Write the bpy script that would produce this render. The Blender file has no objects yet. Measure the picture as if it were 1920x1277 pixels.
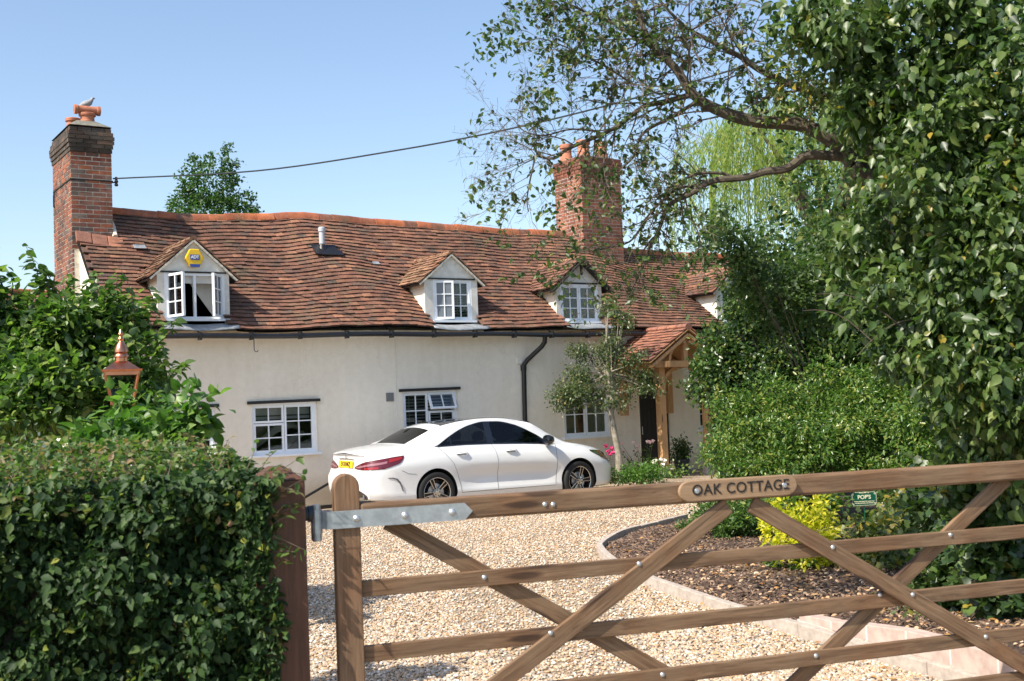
import bpy, math, random
import numpy as np
from mathutils import Vector, Matrix, Euler
from mathutils.bvhtree import BVHTree
random.seed(7); rng = np.random.default_rng(11)
SC = bpy.context.scene; COL = SC.collection
# ------------------------------------------------------------------ camera
F = 2200.0; ROLL = math.radians(2.2); PITCH = math.atan(106.5/F); EYE = 1.74
cd = bpy.data.cameras.new('camera'); cam = bpy.data.objects.new('camera', cd); COL.objects.link(cam)
cam.location = (0, 0, EYE)
cam.rotation_mode = 'QUATERNION'
cam.rotation_quaternion = (Matrix.Rotation(math.pi/2+PITCH, 3, 'X') @ Matrix.Rotation(-ROLL, 3, 'Z')).to_quaternion()
cd.sensor_width = 36; cd.lens = F/1920*36; cd.clip_start = .05; cd.clip_end = 2000
cd.dof.use_dof = True; cd.dof.focus_distance = 17.5; cd.dof.aperture_fstop = 6.3
SC.camera = cam
# ------------------------------------------------------------------ light
SUN_EL = math.radians(47); SUN_V = Vector((-.500, -.445, 0)).normalized()
S = Vector((SUN_V.x*math.cos(SUN_EL), SUN_V.y*math.cos(SUN_EL), math.sin(SUN_EL)))
w = bpy.data.worlds.new('World'); SC.world = w; w.use_nodes = True
nt = w.node_tree; bg = nt.nodes['Background']
sky = nt.nodes.new('ShaderNodeTexSky'); sky.sky_type = 'NISHITA'; sky.sun_disc = False
sky.sun_elevation = SUN_EL; sky.sun_rotation = math.atan2(S.x, S.y)
sky.air_density = 1.0; sky.dust_density = 1.3; sky.ozone_density = 1.0
nt.links.new(sky.outputs[0], bg.inputs[0]); bg.inputs[1].default_value = .135
sd = bpy.data.lights.new('sun', 'SUN'); so = bpy.data.objects.new('sun', sd); COL.objects.link(so)
sd.energy = 4.5; sd.angle = math.radians(.53); sd.color = (1, .92, .79)
so.rotation_mode = 'QUATERNION'; so.rotation_quaternion = S.to_track_quat('Z', 'Y'); so.location = (-20, -15, 30)
vs = SC.view_settings; vs.view_transform = 'Standard'; vs.look = 'None'; vs.gamma = 1; vs.use_curve_mapping = False
vs.exposure = 0.72
SC.cycles.transparent_max_bounces = 24; SC.cycles.max_bounces = 7
# ------------------------------------------------------------------ maths helpers
def ray(px, py):
    x = px-960; y = -(py-638.5); c, s = math.cos(-ROLL), math.sin(-ROLL)
    x, y = (c*x-s*y)/F, (s*x+c*y)/F; cp, sp = math.cos(PITCH), math.sin(PITCH)
    return Vector((x, cp-sp*y, sp+cp*y))
def at(px, py, Y):
    r = ray(px, py); return r*(Y/r.y)+Vector((0, 0, EYE))
HA = math.radians(32.83); D = Vector((math.cos(HA), math.sin(HA), 0)); N = Vector((math.sin(HA), -math.cos(HA), 0))
O = Vector((-3.2948, 19.6, 0))
def hw(u, v, z=0): return O+D*u+N*v+Vector((0, 0, z))
def pch(x, xs, ys):
    xs = np.asarray(xs, float); ys = np.asarray(ys, float); x = np.clip(x, xs[0], xs[-1])
    d = np.diff(ys)/np.diff(xs); m = np.empty_like(ys); m[0] = d[0]; m[-1] = d[-1]
    for i in range(1, len(xs)-1): m[i] = 0 if d[i-1]*d[i] <= 0 else 2*d[i-1]*d[i]/(d[i-1]+d[i])
    i = np.clip(np.searchsorted(xs, x, side='right')-1, 0, len(xs)-2); h = xs[i+1]-xs[i]; t = (x-xs[i])/h
    return (2*t**3-3*t**2+1)*ys[i]+(t**3-2*t**2+t)*h*m[i]+(-2*t**3+3*t**2)*ys[i+1]+(t**3-t**2)*h*m[i+1]
# ------------------------------------------------------------------ object helpers
def empty(name, label=None, cat=None, loc=(0, 0, 0), rz=0, group=None, parent=None, rot=None):
    o = bpy.data.objects.new(name, None); COL.objects.link(o); o.empty_display_size = .1
    o.location = loc; o.rotation_euler = rot if rot else (0, 0, rz)
    if parent: o.parent = parent
    tag(o, label, cat, group); return o
def tag(o, label=None, cat=None, group=None, kind=None):
    if label: o['label'] = label
    if cat: o['category'] = cat
    if group: o['group'] = group
    if kind: o['kind'] = kind
    return o
def link(name, me, parent=None, loc=None, rot=None):
    o = bpy.data.objects.new(name, me); COL.objects.link(o)
    if parent: o.parent = parent
    if loc is not None: o.location = loc
    if rot is not None: o.rotation_euler = rot
    return o
class MB:
    def __init__(s): s.v = []; s.f = []; s.var = []
    def add(s, vs, fs, var=None):
        b = len(s.v); s.v += [tuple(v) for v in vs]; s.f += [tuple(i+b for i in f) for f in fs]
        x = random.random() if var is None else var; s.var += [x]*len(vs); return s
    def box(s, c, d, M=None, var=None, taper=1):
        x, y, z = [k/2 for k in d]; P = []
        for sz in (-1, 1):
            t = taper if sz > 0 else 1
            for sx, sy in ((-1, -1), (1, -1), (1, 1), (-1, 1)): P.append(Vector((sx*x*t, sy*y*t, sz*z)))
        P = [(M @ p if M else p)+Vector(c) for p in P]
        return s.add(P, [(3, 2, 1, 0), (4, 5, 6, 7), (0, 1, 5, 4), (1, 2, 6, 5), (2, 3, 7, 6), (3, 0, 4, 7)], var)
    def bb(s, a, b, var=None):
        a = Vector(a); b = Vector(b); return s.box((a+b)/2, [abs(k) for k in (b-a)], var=var)
    def beam(s, a, b, w, h, up=(0, 0, 1), var=None):
        a = Vector(a); b = Vector(b); z = b-a; L = z.length; z.normalize(); x = Vector(up).cross(z)
        if x.length < 1e-4: x = Vector((1, 0, 0))
        x.normalize(); y = z.cross(x); M = Matrix((x, y, z)).transposed()
        return s.box((a+b)/2, (w, h, L), M, var)
    def tube(s, path, r, n=8, cap=True, var=None, flat=1):
        P = [Vector(p) for p in path]; R = r if hasattr(r, '__len__') else [r]*len(P); V = []; Fc = []
        px = None
        for i, p in enumerate(P):
            t = (P[min(i+1, len(P)-1)]-P[max(i-1, 0)]).normalized()
            if px is None:
                px = t.orthogonal().normalized() if abs(t.z) < .95 else Vector((1, 0, 0))
                if flat != 1 and abs(t.z) < .95: px = t.cross(Vector((0, 0, 1))).normalized()
            px = (px-t*px.dot(t)).normalized(); py = t.cross(px)
            for k in range(n):
                a = 2*math.pi*k/n; V.append(p+px*(R[i]*math.cos(a))+py*(R[i]*flat*math.sin(a)))
        for i in range(len(P)-1):
            for k in range(n):
                a = i*n+k; b = i*n+(k+1) % n; Fc.append((a, b, b+n, a+n))
        if cap: Fc.append(tuple(range(n-1, -1, -1))); Fc.append(tuple(range(len(V)-n, len(V))))
        return s.add(V, Fc, var)
    def lathe(s, prof, n=24, M=None, c=(0, 0, 0), var=None, caps=True):
        V = []; Fc = []
        for (r, z) in prof:
            for k in range(n):
                a = 2*math.pi*k/n; p = Vector((r*math.cos(a), r*math.sin(a), z)); V.append((M @ p if M else p)+Vector(c))
        for i in range(len(prof)-1):
            for k in range(n):
                a = i*n+k; b = i*n+(k+1) % n; Fc.append((a, b, b+n, a+n))
        if caps: Fc.append(tuple(range(n-1, -1, -1))); Fc.append(tuple(range(len(V)-n, len(V))))
        return s.add(V, Fc, var)
    def prism(s, poly, off, var=None):
        n = len(poly); P = [Vector(p) for p in poly]; off = Vector(off)
        return s.add(P+[p+off for p in P], [tuple(range(n-1, -1, -1)), tuple(range(n, 2*n))]+[(i, (i+1) % n, (i+1) % n+n, i+n) for i in range(n)], var)
    def grid(s, G, var=None, closeu=False):
        nu = len(G); nv = len(G[0]); V = [p for row in G for p in row]
        Fc = [(i*nv+j, i*nv+j+1, (i+1)*nv+j+1, (i+1)*nv+j) for i in range(nu-1) for j in range(nv-1)]
        return s.add(V, Fc, var)
    def mesh(s, name, smooth=False, fix=True):
        me = bpy.data.meshes.new(name); me.from_pydata(s.v, [], s.f)
        a = me.attributes.new('var', 'FLOAT', 'POINT'); a.data.foreach_set('value', s.var)
        if fix:
            import bmesh
            bm = bmesh.new(); bm.from_mesh(me); bmesh.ops.recalc_face_normals(bm, faces=bm.faces); bm.to_mesh(me); bm.free()
        if smooth: me.shade_smooth(); me.set_sharp_from_angle(angle=math.radians(smooth if smooth > 1 else 35))
        return me
    def obj(s, name, m, parent=None, smooth=False, loc=None, rot=None, fix=True):
        me = s.mesh(name, smooth, fix); me.materials.append(m); return link(name, me, parent, loc, rot)
def bevel(o, w, seg=2):
    b = o.modifiers.new('bevel', 'BEVEL'); b.width = w; b.segments = seg; b.limit_method = 'ANGLE'; b.angle_limit = math.radians(40); return o
def text_mesh(txt, size, ext=.002, space=1.0, bold=0):
    c = bpy.data.curves.new('text', 'FONT'); c.body = txt; c.size = size; c.extrude = ext; c.align_x = 'CENTER'; c.align_y = 'CENTER'; c.space_character = space; c.offset = bold
    o = bpy.data.objects.new('text', c); COL.objects.link(o); bpy.context.view_layer.update()
    me = bpy.data.meshes.new_from_object(o.evaluated_get(bpy.context.evaluated_depsgraph_get())); bpy.data.objects.remove(o); bpy.data.curves.remove(c); return me
# ------------------------------------------------------------------ materials
def nodes(name):
    m = bpy.data.materials.new(name); m.use_nodes = True; t = m.node_tree; p = t.nodes['Principled BSDF']; return m, t, p
def N_(t, ty, **kw):
    n = t.nodes.new(ty)
    for k, v in kw.items():
        if k in n.inputs: n.inputs[k].default_value = v
        else: setattr(n, k, v)
    return n
def ramp(t, stops, src=None):
    r = t.nodes.new('ShaderNodeValToRGB'); e = r.color_ramp.elements
    while len(e) < len(stops): e.new(.5)
    for i, (p, c) in enumerate(stops): e[i].position = p; e[i].color = (*c, 1)
    if src is not None: t.links.new(src, r.inputs[0])
    return r
def mixc(t, a, b, f, mode='MIX'):
    m = t.nodes.new('ShaderNodeMix'); m.data_type = 'RGBA'; m.blend_type = mode
    for s_, i in ((f, 0), (a, 6), (b, 7)):
        if hasattr(s_, 'links') or hasattr(s_, 'is_linked'): t.links.new(s_, m.inputs[i])
        elif i == 0: m.inputs[0].default_value = s_
        else: m.inputs[i].default_value = (*s_, 1)
    return m.outputs[2]
def coord(t, scale=(1, 1, 1), kind='Object'):
    tc = t.nodes.new('ShaderNodeTexCoord'); mp = t.nodes.new('ShaderNodeMapping'); mp.inputs['Scale'].default_value = scale
    t.links.new(tc.outputs[kind], mp.inputs[0]); return mp.outputs[0]
def noise(t, vec, scale, detail=4, rough=.6, dist=0):
    n = N_(t, 'ShaderNodeTexNoise'); n.inputs['Scale'].default_value = scale; n.inputs['Detail'].default_value = detail; n.inputs['Roughness'].default_value = rough; n.inputs['Distortion'].default_value = dist
    if vec is not None: t.links.new(vec, n.inputs['Vector'])
    return n.outputs['Fac']
def bump(t, p, h, strength=.3, dist=.01):
    b = t.nodes.new('ShaderNodeBump'); b.inputs['Strength'].default_value = strength; b.inputs['Distance'].default_value = dist
    t.links.new(h, b.inputs['Height']); t.links.new(b.outputs[0], p.inputs['Normal'])
def pvar(t):
    at_ = t.nodes.new('ShaderNodeAttribute'); at_.attribute_name = 'var'; oi = t.nodes.new('ShaderNodeObjectInfo')
    a = N_(t, 'ShaderNodeMath', operation='ADD'); t.links.new(at_.outputs['Fac'], a.inputs[0]); t.links.new(oi.outputs['Random'], a.inputs[1])
    f = N_(t, 'ShaderNodeMath', operation='FRACT'); t.links.new(a.outputs[0], f.inputs[0]); return f.outputs[0]
def simple(name, col, rough=.6, metal=0, nscale=0, namt=.25, bmp=0, coat=0, kind='Object', scale=(1, 1, 1), spec=.5):
    m, t, p = nodes(name); p.inputs['Base Color'].default_value = (*col, 1); p.inputs['Roughness'].default_value = rough; p.inputs['Metallic'].default_value = metal
    p.inputs['Coat Weight'].default_value = coat; p.inputs['Coat Roughness'].default_value = .03; p.inputs['Specular IOR Level'].default_value = spec
    if nscale:
        v = coord(t, scale, kind); n = noise(t, v, nscale, 5)
        d = tuple(c*(1-namt) for c in col); l = tuple(min(1, c*(1+namt)) for c in col)
        r = ramp(t, [(.3, d), (.7, l)], n); t.links.new(r.outputs[0], p.inputs['Base Color'])
        if bmp: bump(t, p, n, bmp, .01)
    return m
def leafmat(name, stops, rough=.42, trans=.3, spec=.5):
    m, t, p = nodes(name); v = pvar(t); r = ramp(t, stops, v); c = r.outputs[0]
    n = noise(t, coord(t, (1, 1, 1)), 14, 2); c2 = mixc(t, c, ramp(t, [(.35, (.62, .62, .62)), (.65, (1.2, 1.2, 1.2))], n).outputs[0], .6, 'MULTIPLY')
    t.links.new(c2, p.inputs['Base Color']); p.inputs['Roughness'].default_value = rough; p.inputs['Specular IOR Level'].default_value = spec
    tr = t.nodes.new('ShaderNodeBsdfTranslucent'); br = mixc(t, c2, (1.1, 1.5, .5), .75, 'MULTIPLY')
    hs = t.nodes.new('ShaderNodeHueSaturation'); hs.inputs['Value'].default_value = 1.9; t.links.new(br, hs.inputs['Color']); t.links.new(hs.outputs[0], tr.inputs[0])
    mx = t.nodes.new('ShaderNodeMixShader'); mx.inputs[0].default_value = trans; t.links.new(p.outputs[0], mx.inputs[1]); t.links.new(tr.outputs[0], mx.inputs[2])
    t.links.new(mx.outputs[0], t.nodes['Material Output'].inputs[0]); return m
def glassmat(name, tint, tr=.9, rough=.02, base=(.01, .012, .014)):
    m, t, p = nodes(name); t.nodes.remove(p)
    a = N_(t, 'ShaderNodeBsdfTransparent'); a.inputs[0].default_value = (*tint, 1); g = N_(t, 'ShaderNodeBsdfGlossy'); g.inputs['Roughness'].default_value = rough
    d = N_(t, 'ShaderNodeBsdfDiffuse'); d.inputs[0].default_value = (*base, 1)
    m1 = t.nodes.new('ShaderNodeMixShader'); m1.inputs[0].default_value = tr; t.links.new(d.outputs[0], m1.inputs[1]); t.links.new(a.outputs[0], m1.inputs[2])
    fr = N_(t, 'ShaderNodeFresnel'); fr.inputs[0].default_value = 1.5
    m2 = t.nodes.new('ShaderNodeMixShader'); t.links.new(fr.outputs[0], m2.inputs[0]); t.links.new(m1.outputs[0], m2.inputs[1]); t.links.new(g.outputs[0], m2.inputs[2])
    t.links.new(m2.outputs[0], t.nodes['Material Output'].inputs[0]); return m
def plaster():
    m, t, p = nodes('cream_render'); v = coord(t); n1 = noise(t, v, .7, 4, .55); n2 = noise(t, v, 9, 6, .65); n3 = noise(t, coord(t, (6, 6, .7)), 1.1, 4)
    c = mixc(t, ramp(t, [(.35, (.83, .755, .635)), (.65, (.87, .80, .685))], n1).outputs[0], ramp(t, [(.3, (.86, .84, .8)), (.65, (1, 1, 1))], n2).outputs[0], .5, 'MULTIPLY')
    c = mixc(t, c, ramp(t, [(.38, (.88, .87, .84)), (.6, (1, 1, 1))], n3).outputs[0], .3, 'MULTIPLY')
    # green-brown splash stain low on the wall
    sx = t.nodes.new('ShaderNodeSeparateXYZ'); t.links.new(coord(t), sx.inputs[0])
    ad = N_(t, 'ShaderNodeMath', operation='MULTIPLY_ADD'); t.links.new(n2, ad.inputs[0]); ad.inputs[1].default_value = -.5; t.links.new(sx.outputs[2], ad.inputs[2])
    c = mixc(t, c, ramp(t, [(.0, (.62, .58, .5)), (.35, (1, 1, 1))], ad.outputs[0]).outputs[0], .8, 'MULTIPLY')
    # hairline cracks and a few filled patches
    vo = N_(t, 'ShaderNodeTexVoronoi', feature='DISTANCE_TO_EDGE'); vo.inputs['Scale'].default_value = .62
    wv = t.nodes.new('ShaderNodeVectorMath'); wv.operation = 'MULTIPLY_ADD'; nn = N_(t, 'ShaderNodeTexNoise'); nn.inputs['Scale'].default_value = 2.2; nn.inputs['Detail'].default_value = 5; t.links.new(v, nn.inputs['Vector']); t.links.new(nn.outputs['Color'], wv.inputs[0]); wv.inputs[1].default_value = (.8, .8, .8); t.links.new(v, wv.inputs[2]); t.links.new(wv.outputs[0], vo.inputs['Vector'])
    c = mixc(t, c, ramp(t, [(.0, (.55, .5, .44)), (.003, (1, 1, 1))], vo.outputs['Distance']).outputs[0], .28, 'MULTIPLY')
    v2 = N_(t, 'ShaderNodeTexVoronoi'); v2.inputs['Scale'].default_value = .9; t.links.new(wv.outputs[0], v2.inputs['Vector']); c = mixc(t, c, ramp(t, [(.16, (1.08, 1.07, 1.05)), (.2, (1, 1, 1))], v2.outputs['Distance']).outputs[0], .6, 'MULTIPLY')
    t.links.new(c, p.inputs['Base Color']); p.inputs['Roughness'].default_value = .85
    h = N_(t, 'ShaderNodeMath', operation='MULTIPLY_ADD'); t.links.new(n1, h.inputs[0]); h.inputs[1].default_value = 4; t.links.new(n2, h.inputs[2])
    bump(t, p, h.outputs[0], .35, .012); return m
def tilemat(name, stops, moss=.5):
    m, t, p = nodes(name); v = pvar(t); c = ramp(t, stops, v).outputs[0]; co = coord(t)
    tc = t.nodes.new('ShaderNodeNewGeometry'); mp = t.nodes.new('ShaderNodeMapping'); t.links.new(tc.outputs['Position'], mp.inputs[0]); gp = mp.outputs[0]
    big = noise(t, gp, .55, 5, .6); mid = noise(t, gp, 7, 5, .7); fine = noise(t, gp, 60, 3, .7)
    c = mixc(t, c, ramp(t, [(.36, (.55, .5, .47)), (.56, (1.15, 1.08, 1.02))], big).outputs[0], .75, 'MULTIPLY')
    c = mixc(t, c, ramp(t, [(.3, (.5, .47, .46)), (.6, (1.2, 1.15, 1.1))], mid).outputs[0], .75, 'MULTIPLY')
    ms = noise(t, gp, 2.6, 6, .75); f = ramp(t, [(.52, (0, 0, 0)), (.66, (moss, moss, moss))], ms).outputs[0]
    c = mixc(t, c, (.12, .105, .055), f); lf = noise(t, gp, 33, 3, .6); f2 = ramp(t, [(.62, (0, 0, 0)), (.72, (.65, .65, .65))], lf).outputs[0]
    c = mixc(t, c, (.34, .31, .25), f2)
    t.links.new(c, p.inputs['Base Color']); p.inputs['Roughness'].default_value = .85; bump(t, p, fine, .5, .006); return m
def brickmat(name, stops, sootz=None):
    m, t, p = nodes(name); v = pvar(t); c = ramp(t, stops, v).outputs[0]
    g = t.nodes.new('ShaderNodeNewGeometry'); mid = noise(t, g.outputs['Position'], 12, 5, .7); fi = noise(t, g.outputs['Position'], 70, 4, .7); lg = noise(t, g.outputs['Position'], 2.1, 4)
    c = mixc(t, c, ramp(t, [(.3, (.55, .5, .5)), (.65, (1.15, 1.1, 1.05))], mid).outputs[0], .7, 'MULTIPLY')
    c = mixc(t, c, ramp(t, [(.4, (.48, .44, .42)), (.62, (1.1, 1.1, 1.1))], lg).outputs[0], .75, 'MULTIPLY')
    if sootz:
        sx = t.nodes.new('ShaderNodeSeparateXYZ'); t.links.new(g.outputs['Position'], sx.inputs[0]); ad = N_(t, 'ShaderNodeMath', operation='MULTIPLY_ADD'); t.links.new(mid, ad.inputs[0]); ad.inputs[1].default_value = -1.2; t.links.new(sx.outputs[2], ad.inputs[2])
        mr = N_(t, 'ShaderNodeMapRange'); mr.inputs[1].default_value = sootz-.9; mr.inputs[2].default_value = sootz+.1; t.links.new(ad.outputs[0], mr.inputs[0])
        c = mixc(t, c, (.035, .034, .027), mr.outputs[0])
    t.links.new(c, p.inputs['Base Color']); p.inputs['Roughness'].default_value = .9; bump(t, p, fi, .6, .006); return m
def woodmat(name, dark, light, axis='X', red=None, rough=.7):
    m, t, p = nodes(name); sc = {'X': (1.2, 22, 22), 'Z': (22, 22, 1.2), 'Y': (22, 1.2, 22)}[axis]; v = coord(t, sc)
    oi = t.nodes.new('ShaderNodeObjectInfo'); va = t.nodes.new('ShaderNodeVectorMath'); va.operation = 'MULTIPLY_ADD'; va.inputs[1].default_value = (1, 1, 1); t.links.new(v, va.inputs[0])
    cb = t.nodes.new('ShaderNodeCombineXYZ'); ml = N_(t, 'ShaderNodeMath', operation='MULTIPLY'); ml.inputs[1].default_value = 37; t.links.new(oi.outputs['Random'], ml.inputs[0])
    for i in range(3): t.links.new(ml.outputs[0], cb.inputs[i])
    t.links.new(cb.outputs[0], va.inputs[2]); v = va.outputs[0]
    n1 = noise(t, v, 2.0, 8, .72, 1.3); n2 = noise(t, coord(t), 2.2, 3)
    c = ramp(t, [(.28, tuple(k*.45 for k in dark)), (.4, dark), (.55, tuple((a+b)/2 for a, b in zip(dark, light))), (.72, light)], n1).outputs[0]
    if red: c = mixc(t, c, red, ramp(t, [(.42, (0, 0, 0)), (.62, (.8, .8, .8))], n2).outputs[0], 'MULTIPLY')
    # knots
    vo = N_(t, 'ShaderNodeTexVoronoi'); t.links.new(coord(t, {'X': (1.7, 9, 9), 'Z': (9, 9, 1.7), 'Y': (9, 1.7, 9)}[axis]), vo.inputs['Vector']); vo.inputs['Scale'].default_value = 1.0
    c = mixc(t, c, (.25, .2, .17), ramp(t, [(.0, (1, 1, 1)), (.12, (.9, .9, .9)), (.19, (0, 0, 0))], vo.outputs['Distance']).outputs[0], 'MULTIPLY')
    t.links.new(c, p.inputs['Base Color']); p.inputs['Roughness'].default_value = rough; bump(t, p, n1, .35, .004); return m
def gravelmat(name, stops, stone=False, cell=58):
    m, t, p = nodes(name)
    if stone:
        v = N_(t, 'ShaderNodeObjectInfo').outputs['Random']; c = ramp(t, stops, v).outputs[0]; g = coord(t); n = noise(t, g, 90, 3); c = mixc(t, c, ramp(t, [(.3, (.7, .7, .7)), (.7, (1.15, 1.15, 1.15))], n).outputs[0], .6, 'MULTIPLY')
        t.links.new(c, p.inputs['Base Color']); p.inputs['Roughness'].default_value = .65; return m
    g = coord(t); vo = N_(t, 'ShaderNodeTexVoronoi'); vo.inputs['Scale'].default_value = cell; t.links.new(g, vo.inputs['Vector'])
    sx = t.nodes.new('ShaderNodeSeparateColor'); t.links.new(vo.outputs['Color'], sx.inputs[0]); c = ramp(t, stops, sx.outputs[0]).outputs[0]
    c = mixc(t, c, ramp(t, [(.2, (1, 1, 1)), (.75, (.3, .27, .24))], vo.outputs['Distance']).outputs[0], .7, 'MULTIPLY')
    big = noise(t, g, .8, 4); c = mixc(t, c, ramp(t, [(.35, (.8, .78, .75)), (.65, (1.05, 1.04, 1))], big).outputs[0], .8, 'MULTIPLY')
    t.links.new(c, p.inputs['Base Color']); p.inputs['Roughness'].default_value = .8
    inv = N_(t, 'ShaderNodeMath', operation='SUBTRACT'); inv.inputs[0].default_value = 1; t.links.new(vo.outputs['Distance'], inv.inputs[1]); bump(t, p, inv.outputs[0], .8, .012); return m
G1 = [(0, (.34, .24, .15)), (.16, (.54, .41, .28)), (.34, (.42, .26, .13)), (.45, (.66, .55, .41)), (.62, (.27, .25, .235)), (.72, (.56, .34, .17)), (.84, (.76, .72, .64)), (1, (.18, .14, .11))]
M = {}
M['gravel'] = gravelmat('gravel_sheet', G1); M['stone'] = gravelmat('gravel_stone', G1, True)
M['plaster'] = plaster()
M['cheek'] = simple('white_render', (.80, .76, .66), .8, 0, 8, .08, .2)
M['gable'] = simple('shaded_white_render', (.68, .66, .60), .85, 0, 7, .14, .3)  # cheek white greyed for dormer gables, their weaker sun put into the colour
M['white'] = simple('white_window_paint', (.80, .83, .87), .35, 0, 20, .04)
M['black'] = simple('black_paint', (.012, .012, .014), .35, 0, 15, .3)
M['blackwood'] = simple('black_timber', (.016, .014, .013), .6, 0, 25, .4, .3)
M['dark'] = simple('dark_interior', (.03, .028, .026), .9, 0, 4, .3)
M['room'] = simple('room_plaster', (.16, .145, .13), .9, 0, 3, .1)
M['blind'] = simple('blind_fabric', (.62, .60, .56), .8, 0, 9, .06)
M['curtain'] = simple('curtain_fabric', (.42, .38, .30), .9, 0, 30, .2)
M['pane'] = glassmat('window_glass', (.85, .88, .88), .93)
M['frost'] = glassmat('frosted_glass', (.5, .55, .6), .45, .3, (.30, .34, .38))
M['lead'] = simple('lead_sheet', (.27, .29, .31), .55, .15, 9, .35, .25)
T1 = [(0, (.115, .062, .044)), (.2, (.185, .085, .055)), (.42, (.14, .070, .050)), (.6, (.225, .105, .064)), (.74, (.10, .060, .048)), (.86, (.30, .145, .085)), (.94, (.085, .064, .055)), (1, (.165, .082, .056))]
M['tile'] = tilemat('clay_tile', T1, .5)
M['tile2'] = tilemat('mossy_clay_tile', [(0, (.17, .1, .06)), (.4, (.26, .13, .075)), (.7, (.2, .12, .075)), (1, (.3, .17, .1))], .75)
M['tile3'] = tilemat('new_clay_tile', [(0, (.24, .095, .06)), (.5, (.33, .15, .095)), (1, (.19, .09, .07))], .15)
M['ridge'] = tilemat('ridge_clay', [(0, (.42, .13, .055)), (.35, (.5, .17, .07)), (.6, (.36, .12, .06)), (1, (.2, .1, .07))], .45)
M['brick'] = brickmat('chimney_brick', [(0, (.30, .10, .06)), (.2, (.24, .095, .065)), (.4, (.40, .14, .07)), (.52, (.14, .09, .08)), (.7, (.27, .12, .085)), (.84, (.20, .16, .135)), (.93, (.09, .07, .07)), (1, (.34, .16, .10))], 6.2)
M['sootbrick'] = brickmat('sooty_brick', [(0, (.10, .07, .055)), (.4, (.06, .052, .045)), (.75, (.12, .10, .08)), (1, (.17, .10, .07))])
M['brick2'] = brickmat('red_brick', [(0, (.28, .10, .065)), (.3, (.36, .135, .08)), (.55, (.20, .09, .07)), (.75, (.31, .12, .08)), (1, (.38, .17, .10))], 6.85)
M['mortar'] = simple('lime_mortar', (.60, .55, .47), .95, 0, 14, .3, .4)
M['sootmortar'] = simple('sooty_mortar', (.16, .155, .125), .95, 0, 12, .4, .4)
M['pot'] = simple('terracotta', (.42, .16, .09), .75, 0, 9, .3, .2)
M['oak'] = woodmat('pale_oak', (.42, .23, .10), (.60, .36, .17), 'Z', rough=.7)
M['rail'] = woodmat('gate_timber', (.125, .076, .042), (.285, .185, .108), 'X', (.85, .68, .55), .72)
M['stile'] = woodmat('gate_stile_timber', (.14, .082, .045), (.28, .172, .10), 'Z', (.95, .75, .6), .72)
M['post'] = woodmat('stained_post', (.075, .031, .017), (.14, .058, .031), 'Z', rough=.6)
M['galv'] = simple('galvanised_steel', (.50, .53, .56), .42, .75, 26, .18, .1)
M['darkmetal'] = simple('dark_grey_metal', (.05, .06, .07), .5, .6, 20, .2)
M['letter'] = simple('burnt_lettering', (.012, .011, .011), .6, 0, 30, .3)
M['bark'] = simple('bark', (.085, .068, .05), .9, 0, 16, .5, .8)
M['twig'] = simple('twig', (.13, .10, .07), .85, 0, 20, .4, .4)
M['palebark'] = simple('pale_bark', (.26, .23, .18), .9, 0, 14, .4, .6)
M['kerb'] = simple('concrete_edging', (.42, .36, .31), .9, 0, 18, .22, .4)
M['block'] = simple('pink_block', (.48, .36, .31), .9, 0, 11, .22, .4)
M['blockm'] = simple('pale_mortar', (.60, .56, .5), .95, 0, 20, .2, .3)
M['copper'] = simple('copper', (.62, .27, .16), .28, 1, 12, .22)
M['tail'] = simple('shaded_grimy_tile_edge', (.07, .040, .029), .95, 0, 25, .5)  # tile tails: grime plus the shadow line of each course, painted dark
M['grass'] = simple('grass_ground', (.07, .085, .03), .95, 0, 3, .4, .5)
# ------------------------------------------------------------------ ground
def sstep(a, b, x): t = min(1, max(0, (x-a)/(b-a))); return t*t*(3-2*t)
def gh(X, Y):
    q = Vector((X, Y, 0))-O; u = q.dot(D); v = q.dot(N)
    h = .13*sstep(3.0, 1.9, v)*sstep(4.7, 5.5, u)
    return h+.008*math.sin(X*2.1+Y*.7)+.006*math.sin(X*.9-Y*2.7)
g = MB()
g.box((0, 300, -.25), (1600, 1200, .3)); tag(g.obj('ground', M['grass']), kind='structure')
g = MB(); g.grid([[(X, Y, gh(X, Y)) for Y in np.arange(1.5, 27.2, .3)] for X in np.arange(-9, 14.2, .3)])
tag(g.obj('gravel_driveway', M['gravel'], smooth=True), kind='structure')
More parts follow.
